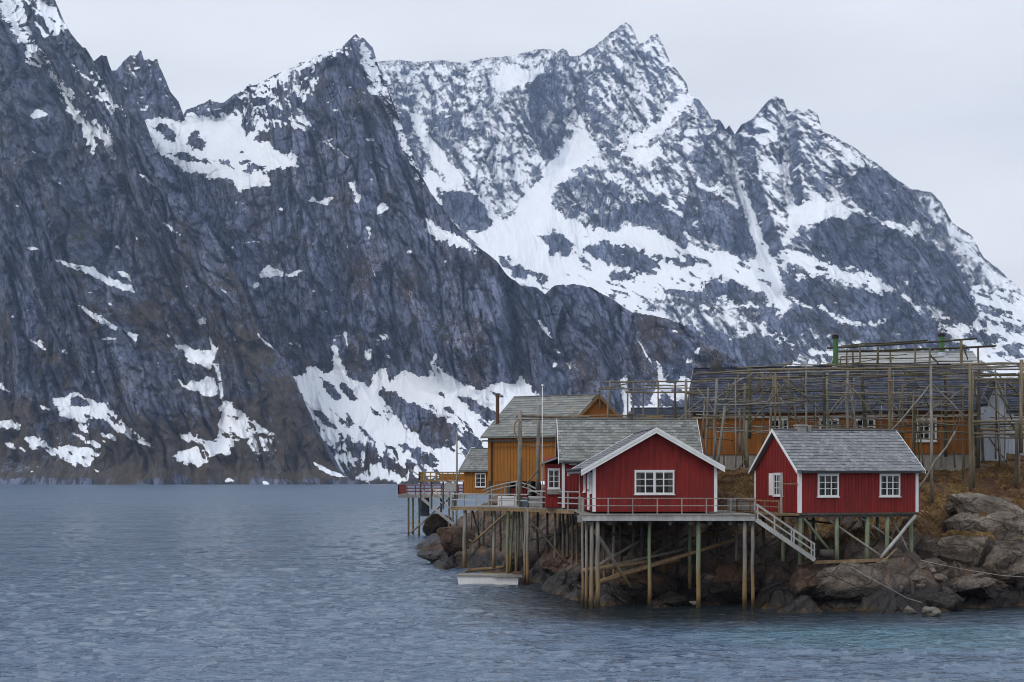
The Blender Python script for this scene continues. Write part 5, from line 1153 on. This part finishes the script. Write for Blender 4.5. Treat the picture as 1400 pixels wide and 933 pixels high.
# ---- stairs from the deck down to the rock
ST = pier('outdoor_stairs', 'grey wooden stairs with handrails leading down from the cabin deck to the rocks', 'stairs')
for dy in (0.0, 0.95):
    a = P(1034, 711, 65.6 + dy); b = P(1114, 766, 65.6 + dy)
    m_ = MB(); m_.beam(a, b, 0.06, 0.2, (0, 0, 1)); m_.build('stringer', PALEW, ST)
    m_ = MB(); up = Vector((0, 0, 1))
    m_.beam(a + up * 0.72, b + up * 0.72, 0.05, 0.09); m_.beam(a + up * 0.4, b + up * 0.4, 0.04, 0.07)
    for t in (0.02, 0.31, 0.6, 0.64, 0.94, 0.99): c = a.lerp(b, t); m_.beam(c, c + up * 0.75, 0.065)
    m_.build('handrail', PALEW, ST)
m_ = MB(); a = P(1034, 711, 65.6); b = P(1114, 766, 65.6)
for k in range(11): c = a.lerp(b, (k + 0.5) / 11); m_.box(c.x - 0.13, c.x + 0.13, c.y + 0.03, c.y + 0.92, c.z + 0.05, c.z + 0.09)
m_.build('tread', PLANK, ST)

# ---- front pier along the point
PH = pier('front_pier', 'weathered pier on leaning piles with a grey railing in front of the mustard warehouse', 'pier')
zH = 4.40
m_ = MB()
def strip(mb, pts, wd, z, t=0.05, seed=2):
    rg = random.Random(seed)
    for a, b in zip(pts[:-1], pts[1:]):
        a = Vector(a); b = Vector(b); d = b - a; n = max(1, int(d.length / 0.16)); nrm = Vector((-d.y, d.x)).normalized() * wd
        for k in range(n):
            p = a + d * (k / n + 0.02 / n); q = a + d * ((k + 0.96) / n); e = rg.uniform(0, 0.05); nb = nrm.normalized() * e
            mb.solid([(p.x - nb.x, p.y - nb.y, z - t), (q.x - nb.x, q.y - nb.y, z - t), (q.x + nrm.x, q.y + nrm.y, z - t), (p.x + nrm.x, p.y + nrm.y, z - t), (p.x - nb.x, p.y - nb.y, z), (q.x - nb.x, q.y - nb.y, z), (q.x + nrm.x, q.y + nrm.y, z), (p.x + nrm.x, p.y + nrm.y, z)],
                     [(3, 2, 1, 0), (4, 5, 6, 7), (0, 1, 5, 4), (1, 2, 6, 5), (2, 3, 7, 6), (3, 0, 4, 7)])
pl = [(pw(617, 84), 84.0), (pw(722, 80), 80.0), (pw(796, 74), 74.0)]
strip(m_, pl, 6.0, zH); m_.build('decking', PLANK, PH)
m_ = MB()
for a, b in zip(pl[:-1], pl[1:]): m_.beam((a[0], a[1] + 0.06, zH - 0.15), (b[0], b[1] + 0.06, zH - 0.15), 0.12, 0.19); m_.beam((a[0], a[1] + 3, zH - 0.15), (b[0], b[1] + 3, zH - 0.15), 0.12, 0.19)
m_.build('edge_beam', PLANKW, PH)
rail(PH, [(pl[0][0], 84.02, zH), (pl[1][0], 80.02, zH)], 0.72, (0.72, 0.38), 0.035, PALEW, 1.05, 0.03)
rail(PH, [(pl[1][0], 80.02, zH), (pl[2][0], 74.02, zH)], 0.92, (0.92, 0.60, 0.3), 0.035, PALEW, 1.5, 0.028)
for (px, Y, pyb, r, m, pxb) in ((636, 83.6, 757, 0.15, PILE, 635), (644, 86, 705, 0.08, PILE, None), (661, 86.5, 726, 0.11, PILE, 660), (675.5, 82.3, 757, 0.12, PILE, 675), (652, 88, 730, 0.08, PILED, 655), (695, 81.2, 776, 0.13, PILEG, 693), (703, 82, 772, 0.08, PILEG, 696), (705, 81.4, 772, 0.09, PILE, 705), (709.5, 81.8, 772, 0.075, PILEG, 707),
                                 (713, 81.6, 760, 0.07, PILE, 717), (718.5, 80.2, 796, 0.09, PILE, 717.5), (722, 80.0, 800, 0.12, PILE, 721), (624, 86, 700, 0.07, PILE, None), (759, 80, 755, 0.1, PILE, None), (765, 81, 758, 0.09, PILED, None), (770, 78.5, 770, 0.09, PILED, None), (776, 78, 772, 0.09, PILED, None), (783, 77.5, 775, 0.09, PILED, None), (789, 77, 780, 0.09, PILED, None),
                                 (748, 82, 745, 0.09, PILED, None), (735, 84, 740, 0.09, PILED, None), (684, 88, 735, 0.09, PILED, None), (779, 82, 755, 0.08, PILED, None)):
    pile(PH, px, Y, zH - 0.05, pyb, r, m, pxb=pxb)
for (a, b, r, m) in (((647, 742, 83.5), (692, 702, 81), 0.07, PLANKW), ((641, 738, 83.5), (648, 742, 83.5), 0.06, PLANKW), ((646, 698, 84), (655, 733, 84), 0.06, PILED), ((728, 715, 80), (775, 770, 79), 0.07, PILED), ((725, 738, 80.5), (766, 730, 80.0), 0.05, PILED), ((668, 722, 84), (690, 708, 83), 0.05, PLANK)):
    log(PH, P(*a), P(*b), r, m)

# ---- far pier with its yellow balcony
PF = pier('far_pier', 'far pier with red-brown railing on thin piles left of the mustard shed', 'pier')
zP = pz(675.5, 150)
xa, xb = pw(549, 150), pw(640, 150)
m_ = MB(); deck_planks(m_, xa, xb, 146.0, 156.0, zP, 0.3); m_.build('decking', PLANK, PF)
m_ = MB(); m_.box(xa, xb, 145.9, 146.0, zP - 0.35, zP - 0.06); m_.build('edge_beam', PLANK, PF)
rail(PF, [(xa, 146, zP), (xb, 146, zP)], 0.95, (0.95, 0.62, 0.3), 0.05, REDBR, 0.9, 0.05)
rail(PF, [(xa, 146, zP), (xa, 156, zP)], 0.95, (0.95, 0.62, 0.3), 0.05, REDBR, 1.2, 0.05)
for (px, Y, m) in ((558.5, 151, PILEG), (564.5, 154, PILEG), (573, 149, PILEG), (585.5, 152, PILED), (614, 146.5, PILE), (619, 146.3, PILE), (624, 146.2, PILEG), (603, 155, PILED)):
    pile(PF, px, Y, zP - 0.06, None, 0.14, m, zb=-0.8)
log(PF, P(562, 728, 149), P(612, 684, 147), 0.1, PLANK)
m_ = MB(); m_.beam(P(561, 642, 144.5), P(592, 664, 144.5), 0.12, 0.12); m_.beam(P(570, 676, 145), P(621, 718, 145), 0.2, 0.3); m_.beam(P(578, 672, 145), P(624, 700, 145), 0.1, 0.12); m_.beam(P(589, 664, 144.6), P(612, 690, 144.6), 0.1, 0.12); m_.build('gangway', PALEW, PF)
m_ = MB(); m_.box(pw(575, 153), pw(586, 153), 152.6, 153.0, pz(706, 153), pz(680, 153))
for k in range(6): zz = pz(706 - 4.2 * k, 153); m_.box(pw(575, 153), pw(586, 153), 152.4, 152.58, zz, zz + 0.09)
m_.build('ladder', BLUE, PF)
m_ = MB(); m_.box(pw(588, 148), pw(608, 148), 147.2, 148, zP, zP + 0.55); m_.build('bench', WHITE, PF)
BAL = pier('balcony', 'yellow timber balcony above the far pier, beside the mustard shed', 'balcony')
zb_ = pz(657, 128); xa, xb = pw(573, 128), pw(636, 128)
m_ = MB(); deck_planks(m_, xa, xb, 128, 133, zb_, 0.3, 0.12); m_.build('decking', YELL, BAL)
rail(BAL, [(xa, 128.05, zb_), (xb, 128.05, zb_)], 0.72, (0.72, 0.36), 0.05, YELL, 0.55, 0.05); rail(BAL, [(xa, 128.05, zb_), (xa, 133, zb_)], 0.72, (0.72, 0.36), 0.05, YELL, 0.8, 0.05)
m_ = MB(); m_.box(pw(600, 130), pw(634, 130), 130.5, 132.5, zb_ + 0.02, zb_ + 0.62); m_.build('panel', MUST, BAL)
for px in (575, 590, 606, 622, 634): m_ = MB(); m_.beam((pw(px, 128.3), 128.3, zb_ - 2.6), (pw(px, 128.3), 128.3, zb_ - 0.13), 0.16); m_.build('post', PILED, BAL)
m_ = MB(); m_.box(pw(609, 127), pw(624, 127), 125.5, 127, pz(672, 127), pz(660, 127)); o = m_.build('storage_hut', PALEW, None); tag(o, 'small whitish storage hut on the far pier under the yellow balcony', 'hut')

# ---- the floating dock and drift timber
FD = empty('floating_dock', (pw(670, 80.5), 80.5, 0.14), R(-6)); tag(FD, 'white-sided floating dock with grey planks moored at the foot of the pier', 'dock')
m_ = MB(); m_.prism([(-1.7, -0.15), (1.65, -0.15), (1.7, 0.38), (-1.78, 0.40)], -0.7, 0.9); m_.build('hull', WHITE, FD)
m_ = MB()
for k in range(8): m_.box(-1.85, 1.75, -0.78 + k * 0.215, -0.60 + k * 0.215, 0.402, 0.46)
m_.box(0.3, 1.9, -0.85, -0.75, 0.36, 0.5); m_.build('decking', PLANK, FD)
m_ = MB(); m_.pole((1.3, 0.1, 0.46), (1.75, 0.1, 0.46), 0.18, 0.16, 10); m_.build('fender', RUST, FD)
def loose(p, q, r, m, label, name='driftwood'):
    mb = MB(); mb.pole(p, q, r, r * 0.8, 8, 0.02, 4); o = mb.build(name, m, None, smooth=True); tag(o, label, 'log')
loose(P(637, 781, 84), P(690, 775, 83), 0.12, PLANKW, 'pale plank washed up behind the floating dock')
loose(P(658, 785, 83), P(705, 784, 83), 0.12, PILED, 'dark log lying close behind the floating dock')

# ---- poles standing on the pier
def tall(name, px, Y, z0, pyt, r, m, label, cat, pxb=None):
    o = empty(name, (pw(pxb or px, Y), Y, z0)); tag(o, label, cat)
    mb = MB(); mb.pole((0, 0, 0), (pw(px, Y) - pw(pxb or px, Y), 0, pz(pyt, Y) - z0), r, r * 0.8, 8, 0.01, 3); mb.build('pole', m, o, smooth=True)
    return o
o = tall('flagpole', 741.5, 79, zH, 528, 0.030, WHITE, 'slim white flagpole on the pier in front of the mustard warehouse', 'flagpole')
m_ = MB(); m_.pole((0, 0, pz(528, 79) - zH), (0, 0, pz(525.5, 79) - zH), 0.07, 0.05, 8); m_.build('finial', WHITE, o)
o = tall('mast', 624.5, 100, 4.6, 592, 0.07, PLANK, 'thin grey mast left of the small mustard shed', 'mast')
m_ = MB(); m_.beam((0, 0, 3.2), (1.4, 0, 3.0), 0.04); m_.build('arm', PLANK, o)
RK0 = pier('rope_gallows', 'two tall weathered posts with cross poles standing on the pier before the mustard warehouse', 'frame')
for (a, b, r, m, n) in (((711, 693, 80.5), (711, 562, 80.5), 0.13, POLEG, 'post'), ((735, 672, 82), (737, 554, 82), 0.12, POLEG, 'post'), ((706, 569, 80.6), (806, 571, 81.5), 0.08, POLE, 'crossbeam'), ((709, 574, 80.8), (790, 572, 80.9), 0.05, POLE, 'crossbeam'), ((711, 609, 80.6), (763, 611, 81), 0.03, POLE, 'crossbeam'), ((717, 665, 81), (737, 640, 82), 0.05, POLE, 'brace')):
    log(RK0, P(*a), P(*b), r, m, n)
m_ = MB(); m_.path([P(709, 603, 80.3), P(703, 590, 80.3), P(704, 579, 80.3), P(709, 573, 80.3), P(712, 577, 80.3)], 0.04); m_.build('rope', PLANKW, RK0)
AR = pier('arched_frame', 'long curved pale laths spanning the deck behind the pier railing', 'frame')
m_ = MB(); pts = [P(660, 671, 88), P(672, 666, 88), P(690, 661.5, 87), P(706, 658.5, 86), P(722, 663, 85), P(740, 672, 84)]
m_.path(pts, 0.05); m_.path([p + Vector((0, 0, -0.22)) for p in pts], 0.04)
for t in range(1, 5): m_.beam(pts[t] + Vector((0, 0, -1.5)), pts[t], 0.08)
m_.build('lath', PLANK, AR)
def crate(px, py, Y, w, d, h, m, label, name='crate', cat='crate'):
    mb = MB(); c = P(px, py, Y); z = zH
    mb.box(c.x - w / 2, c.x + w / 2, c.y - d / 2, c.y + d / 2, z + 0.02, z + h)
    mb.box(c.x - w / 2 - 0.03, c.x + w / 2 + 0.03, c.y - d / 2 - 0.03, c.y + d / 2 + 0.03, z + h - 0.08, z + h + 0.02)
    for s_ in (-1, 1): mb.box(c.x + s_ * w / 2 - 0.04, c.x + s_ * w / 2 + 0.04, c.y - d / 2 - 0.04, c.y - d / 2 - 0.001, z, z + h - 0.081)
    o = mb.build(name, m); tag(o, label, cat)
crate(693, 690, 84, 1.0, 0.8, 0.55, WHITE, 'white fish box behind the pier railing left of the tall posts')
crate(728, 690, 82.5, 1.5, 0.8, 0.5, PALEW, 'pale bench-like box between the tall posts and the flagpole')
crate(757, 690, 78.5, 0.9, 0.7, 0.36, YELL, 'yellow crate on the pier right of the flagpole')
crate(756, 683, 79.5, 1.1, 0.7, 0.7, PILED, 'dark crate behind the yellow crate on the pier')
crate(715, 690, 81.5, 0.35, 0.35, 0.5, BLUE, 'small blue-grey tub at the foot of the tall post')
crate(1012, 690, 72.5, 1.4, 0.8, 0.55, PLANK, 'grey box on the deck between the two front red cabins')

# ---- lines down to the water
def rope(pts, r, label):
    m_ = MB(); m_.path([P(*p) for p in pts], r); o = m_.build('mooring_rope', PLANK, None); tag(o, label, 'rope')
rope([(1253, 765, 67.2), (1290, 773, 66.8), (1325, 780, 66.6), (1369, 787, 66.4), (1410, 790, 66.2), (1500, 786, 66)], 0.017, 'pale mooring line running right from the foundation beam across the rocks')
rope([(1153, 768, 65.6), (1168, 778, 64.9), (1190, 791, 64.6), (1215, 804, 64.4), (1240, 818, 64.2), (1260, 824, 64.2)], 0.016, 'slack pale rope slanting down the long slab into the water')

# ================================================================== DRYING RACKS
def rack(name, label, items, extra=None):
    o = empty(name, (0, 0, 0)); tag(o, label, 'drying rack', 'wooden stockfish drying racks')
    if extra:
        ex0, ex1, n, sd = extra; rg = random.Random(sd); items = list(items)
        for k in range(n):
            Y = rg.uniform(75, 79); t = rg.random(); mm = rg.choice([POLE, POLEG, POLEG, POLED])
            if t < 0.55:
                a = rg.uniform(ex0, ex1 - 30); L_ = rg.uniform(40, 130); y = rg.choice([500, 503, 508, 514, 520, 526, 533, 540, 548, 556, 570, 580, 588, 596]) + rg.uniform(-4, 4)
                items.append(('b', a, y, a + L_, y + rg.uniform(-5, 4), Y, rg.uniform(.035, .065), mm))
            elif t < 0.8:
                a = rg.uniform(ex0, ex1); top = rg.choice([505, 515, 530, 550]) + rg.uniform(-4, 4)
                items.append(('p', a + rg.uniform(-9, 9), 640, a, top, Y, rg.uniform(.04, .08), mm))
            else:
                a = rg.uniform(ex0, ex1); y = rg.uniform(508, 560); d_ = rg.choice([-1, 1]) * rg.uniform(18, 45)
                items.append(('d', a, y, a + d_, y + rg.uniform(25, 50), Y, rg.uniform(.04, .07), mm))
    for it in items:
        kind, x0, y0, x1, y1, Y, r = it[:7]; m = it[7] if len(it) > 7 else POLE; Y1 = it[8] if len(it) > 8 else Y
        nm = {'p': 'post', 'b': 'beam', 'd': 'brace'}[kind]
        log(o, P(x0, y0, Y), P(x1, y1, Y1), r * (0.70 if kind == 'p' else 0.62), m, nm, 0.05 if kind != 'p' else 0.03)
    return o
rack('drying_rack', 'small pole rack above the mossy slate roof, left of the dark fish store roof', [
 ('p', 829, 600, 834, 520, 84, .09, POLEG), ('p', 858, 600, 858, 534, 84, .07), ('p', 866, 600, 866, 521, 82, .08, POLE), ('p', 880, 600, 880, 519, 84, .07), ('p', 900, 600, 900, 521, 84, .07), ('p', 923, 600, 923, 520, 82, .09, POLED), ('p', 938, 640, 938, 519, 80, .13, POLEG), ('p', 943, 640, 943, 530, 82, .06), ('p', 946.5, 640, 946, 524, 80, .05), ('p', 820, 560, 820, 530, 86, .06),
 ('b', 824, 523, 976, 521, 84, .08), ('b', 818, 532, 958, 531, 82, .06), ('b', 855, 537, 975, 535, 82, .06), ('b', 855, 536, 1000, 538, 80, .06), ('b', 811, 535, 822, 536, 86, .06), ('b', 822, 531, 875, 522, 84, .07, POLE, 88), ('b', 878, 527, 940, 527, 86, .06), ('b', 780, 569, 862, 569, 84, .09, PLANKW), ('b', 870, 568, 945, 569, 83, .06),
 ('b', 884, 570, 908, 569, 83, .07, YELL), ('b', 936, 539, 956, 538, 80, .09, POLE), ('b', 800, 572, 945, 571, 82, .06, POLE)])
rack('drying_rack', 'rack with a ladder-like frame before the left end of the ochre fish store', [
 ('p', 964, 640, 968, 530, 77, .09, POLEG), ('p', 962, 600, 963, 545, 79, .06), ('p', 976, 632, 980, 518, 76, .13, POLEG), ('p', 981, 636, 991, 556, 75, .11, POLEG), ('p', 990, 636, 989, 560, 78, .05), ('p', 1009, 552, 1009, 512, 79, .07), ('p', 1012, 620, 1011, 558, 77, .10, POLEG), ('p', 1019, 636, 1018, 524, 76, .11, POLE), ('p', 1025, 600, 1025, 503, 77, .13, POLED), ('p', 1043, 612, 1043, 510, 78, .07), ('p', 1043, 545, 1040, 508, 79, .05),
 ('p', 994, 550, 996, 524, 79, .07), ('p', 1015, 640, 1017, 527, 80, .06), ('p', 1021, 640, 1020, 575, 75, .13, POLE),
 ('b', 952, 511.5, 1066, 504.5, 76, .09, POLE, 76), ('b', 957, 519, 1075, 518, 77, .07), ('b', 998, 549.5, 1060, 549, 76, .055, POLEG), ('b', 965, 585, 1052, 585, 77, .08, POLEG), ('b', 992, 543, 1020, 543, 79, .06), ('b', 994, 534, 1024, 533, 79, .05), ('b', 996, 528, 1016, 528, 79, .045), ('b', 946, 522, 975, 522, 78, .04, POLEG), ('b', 1019, 593, 1060, 593, 77, .05), ('b', 940, 563, 1060, 564, 79, .05, POLEG),
 ('d', 967, 584, 1006, 552, 77, .07), ('d', 971, 583, 1004, 551, 79, .06), ('d', 1022, 583, 1077, 520, 75.5, .075), ('d', 1042, 531, 1022, 545, 78, .06), ('d', 1040, 535, 1055, 510, 78, .05), ('d', 1010, 641, 1023, 622, 75, .07), ('d', 1025, 532, 1042, 520, 78, .05), ('d', 1030, 540, 1050, 512, 77.5, .05)], (950, 1060, 34, 3))
rack('drying_rack', 'long tall rack crossing the middle of the dark slate roof by the first green pipe', [
 ('p', 1060, 650, 1060, 509, 76, .09), ('p', 1069, 592, 1061, 524, 76, .09), ('p', 1078, 640, 1078, 503, 78, .08), ('p', 1102.5, 620, 1102, 502, 76, .09, POLEG), ('p', 1115, 620, 1115, 548, 78, .07, POLEG), ('p', 1127, 620, 1126, 510, 76, .12, POLED), ('p', 1132, 600, 1131, 510, 77, .11, PILEG), ('p', 1159, 615, 1159, 506, 76, .10, POLEG), ('p', 1172, 598, 1161, 520, 75.5, .05, POLEG), ('p', 1184, 600, 1178, 512, 77, .15, POLED), ('p', 1097, 560, 1098, 516, 79, .06), ('p', 1203, 600, 1203, 560, 79, .04),
 ('b', 1050, 506, 1300, 501, 75, .10, POLE), ('b', 1000, 511, 1300, 507, 77, .08, POLEG), ('b', 1040, 517, 1300, 511, 78, .08, POLE), ('b', 1092, 513, 1290, 514, 76, .07, POLED), ('b', 1130, 503, 1230, 502, 80, .07), ('b', 1178, 517, 1230, 513, 77, .08), ('b', 1060, 549, 1240, 548, 78, .045), ('b', 1060, 564, 1240, 562, 77, .055, POLEG), ('b', 1080, 583, 1240, 583, 77, .07), ('b', 1085, 586, 1215, 586, 76, .06), ('b', 1120, 589, 1220, 589, 78, .05), ('b', 1078, 558, 1100, 555, 79, .08),
 ('d', 1195, 500, 1210, 506, 79, .07, POLED), ('d', 1125, 533, 1160, 520, 79, .03, POLEG), ('d', 1140, 508, 1155, 498, 80, .05), ('d', 1066, 505, 1083, 494, 78, .06), ('d', 1092, 517, 1101, 545, 79, .05)], (1060, 1215, 56, 4))
rack('drying_rack', 'rack with a big crossed brace around the right window of the ochre fish store', [
 ('p', 1216, 612, 1216, 504, 75, .13, POLE), ('p', 1219, 600, 1220, 520, 77, .06), ('p', 1234, 600, 1234, 525, 78, .08), ('p', 1242, 560, 1241, 518, 79, .07, POLED), ('p', 1274.5, 688, 1272.5, 500, 74.5, .12, POLEG), ('p', 1271, 530, 1271, 476, 78, .07), ('p', 1293, 625, 1292, 512, 78, .14, POLED), ('p', 1316, 655, 1317, 530, 77, .07), ('p', 1229, 575, 1232, 537, 79, .05),
 ('b', 1214, 521, 1328, 519, 74.8, .065), ('b', 1214, 512, 1330, 510, 77, .06), ('b', 1214, 545, 1330, 545, 76, .05), ('b', 1214, 561, 1330, 561, 76, .055), ('b', 1218, 577, 1330, 576, 75.2, .065, PLANKW), ('b', 1220, 590, 1330, 592, 75.5, .065), ('b', 1218, 600, 1330, 601, 76, .05), ('b', 1220, 595, 1300, 588, 77, .06, POLED), ('b', 1225, 580, 1290, 583, 78, .06, POLED),
 ('d', 1216, 592, 1274, 523, 74.7, .075, POLEG), ('d', 1272, 523, 1324, 576, 74.7, .075, POLEG), ('d', 1252, 674, 1306, 590, 74.2, .10, POLEG), ('d', 1275, 563, 1288, 545, 77, .05), ('d', 1300, 596, 1314, 562, 77, .06), ('d', 1305, 600, 1312, 572, 76, .05)], (1215, 1330, 44, 5))
rack('drying_rack', 'rightmost rack with stacked pole shelves at the right edge of the photo', [
 ('p', 1327, 672, 1326, 498, 74.5, .14, POLE), ('p', 1331, 668, 1330, 510, 75.5, .09), ('p', 1337, 640, 1338, 505, 77, .14, POLED), ('p', 1336, 560, 1331, 508, 76, .07, POLED), ('p', 1361, 628, 1361, 512, 77, .08), ('p', 1396, 620, 1396.5, 492, 74.5, .17, POLE), ('p', 1389, 668, 1390, 575, 74.3, .14, POLED), ('p', 1394, 660, 1394, 585, 74.8, .07, POLEG), ('p', 1344, 632, 1342, 590, 77, .12, POLED), ('p', 1376, 632, 1374, 600, 78, .06), ('p', 1440, 660, 1440, 495, 75, .13), ('p', 1490, 660, 1490, 495, 76, .13), ('p', 1540, 660, 1538, 500, 76, .13),
 ('b', 1300, 499, 1560, 495, 74.7, .10), ('b', 1300, 505, 1560, 503, 76.5, .08, POLEG), ('b', 1326, 513, 1560, 511, 77.5, .09), ('b', 1326, 519, 1560, 517, 75.5, .08), ('b', 1326, 524, 1420, 523, 78, .05), ('b', 1344, 553, 1400, 554, 79, .05), ('b', 1328, 577, 1560, 577, 74.5, .11, POLE), ('b', 1328, 581, 1560, 581, 76, .09, POLED), ('b', 1328, 593, 1560, 593, 74.5, .09), ('b', 1340, 588, 1400, 588, 77, .13, PLANKW), ('b', 1330, 598, 1420, 599, 76, .06), ('b', 1332, 566, 1345, 566, 77, .05), ('b', 1345, 562, 1400, 560, 78, .05),
 ('d', 1360, 518, 1384, 576, 75, .07, POLED), ('d', 1375, 520, 1394, 541, 76, .07, POLED), ('d', 1352, 598, 1376, 632, 77, .06, POLED), ('d', 1362, 515, 1355, 508, 77, .06), ('d', 1380, 578, 1397, 598, 76, .08, POLED)], (1330, 1420, 36, 6))
rack('drying_rack', 'upper rack of long tilted poles before the pale-roofed hall and second green pipe', [
 ('p', 1158, 520, 1158, 477, 94, .09, POLE), ('p', 1166, 520, 1166, 476, 94, .10), ('p', 1175, 520, 1175, 470, 93, .09), ('p', 1200, 520, 1200, 475, 93, .12, POLED), ('p', 1217, 520, 1217, 482, 93, .10), ('p', 1251, 520, 1251, 470, 93, .09), ('p', 1271, 520, 1271, 477, 93, .10), ('p', 1314, 520, 1314, 466, 93, .15, POLE), ('p', 1338, 520, 1337, 476, 93, .11), ('p', 1120, 510, 1121, 493, 94, .07), ('p', 1148, 510, 1149, 488, 94, .06),
 ('b', 1131, 476, 1336, 463, 93, .12, POLED), ('b', 1150, 474, 1268, 465.5, 94, .10, POLED), ('b', 1140, 481, 1362, 473, 93.5, .11, POLED), ('b', 1200, 481, 1360, 474, 95, .08), ('b', 1150, 488, 1240, 485, 93, .06), ('b', 1140, 492, 1290, 488, 94, .06), ('b', 1170, 497, 1330, 494, 93, .07, POLED), ('b', 1130, 498, 1250, 500, 94, .09), ('b', 1165, 497, 1222, 489, 94, .05), ('b', 1180, 502, 1340, 498, 92, .08),
 ('d', 1271, 484, 1283, 499, 93, .10, POLED), ('d', 1316, 473, 1323, 492, 93, .08, POLED), ('d', 1148, 501, 1160, 494, 93.5, .06)])
# ================================================================== THE AIR
def haze():
    me = bpy.data.meshes.new('haze'); bm = bmesh.new()
    x0, x1, y0, y1, z0, z1 = -6500, 6500, -1500, 7500, -8.0, 1900.0
    v = [bm.verts.new((x, y, z)) for z in (z0, z1) for y in (y0, y1) for x in (x0, x1)]
    for f in ((0, 2, 3, 1), (4, 5, 7, 6), (0, 1, 5, 4), (2, 6, 7, 3), (0, 4, 6, 2), (1, 3, 7, 5)): bm.faces.new([v[i] for i in f])
    bm.to_mesh(me)
    m = bpy.data.materials.new('haze'); m.use_nodes = True; nt = m.node_tree
    for n in list(nt.nodes): nt.nodes.remove(n)
    out = nt.nodes.new('ShaderNodeOutputMaterial'); p = nt.nodes.new('ShaderNodeVolumePrincipled')
    p.inputs['Color'].default_value = (0.48, 0.66, 1.0, 1); p.inputs['Density'].default_value = HAZE
    p.inputs['Anisotropy'].default_value = 0.2
    nt.links.new(p.outputs[0], out.inputs['Volume']); me.materials.append(m)
    o = bpy.data.objects.new('haze', me); COL.objects.link(o); o['kind'] = 'stuff'
HAZE = 0.00009
haze()
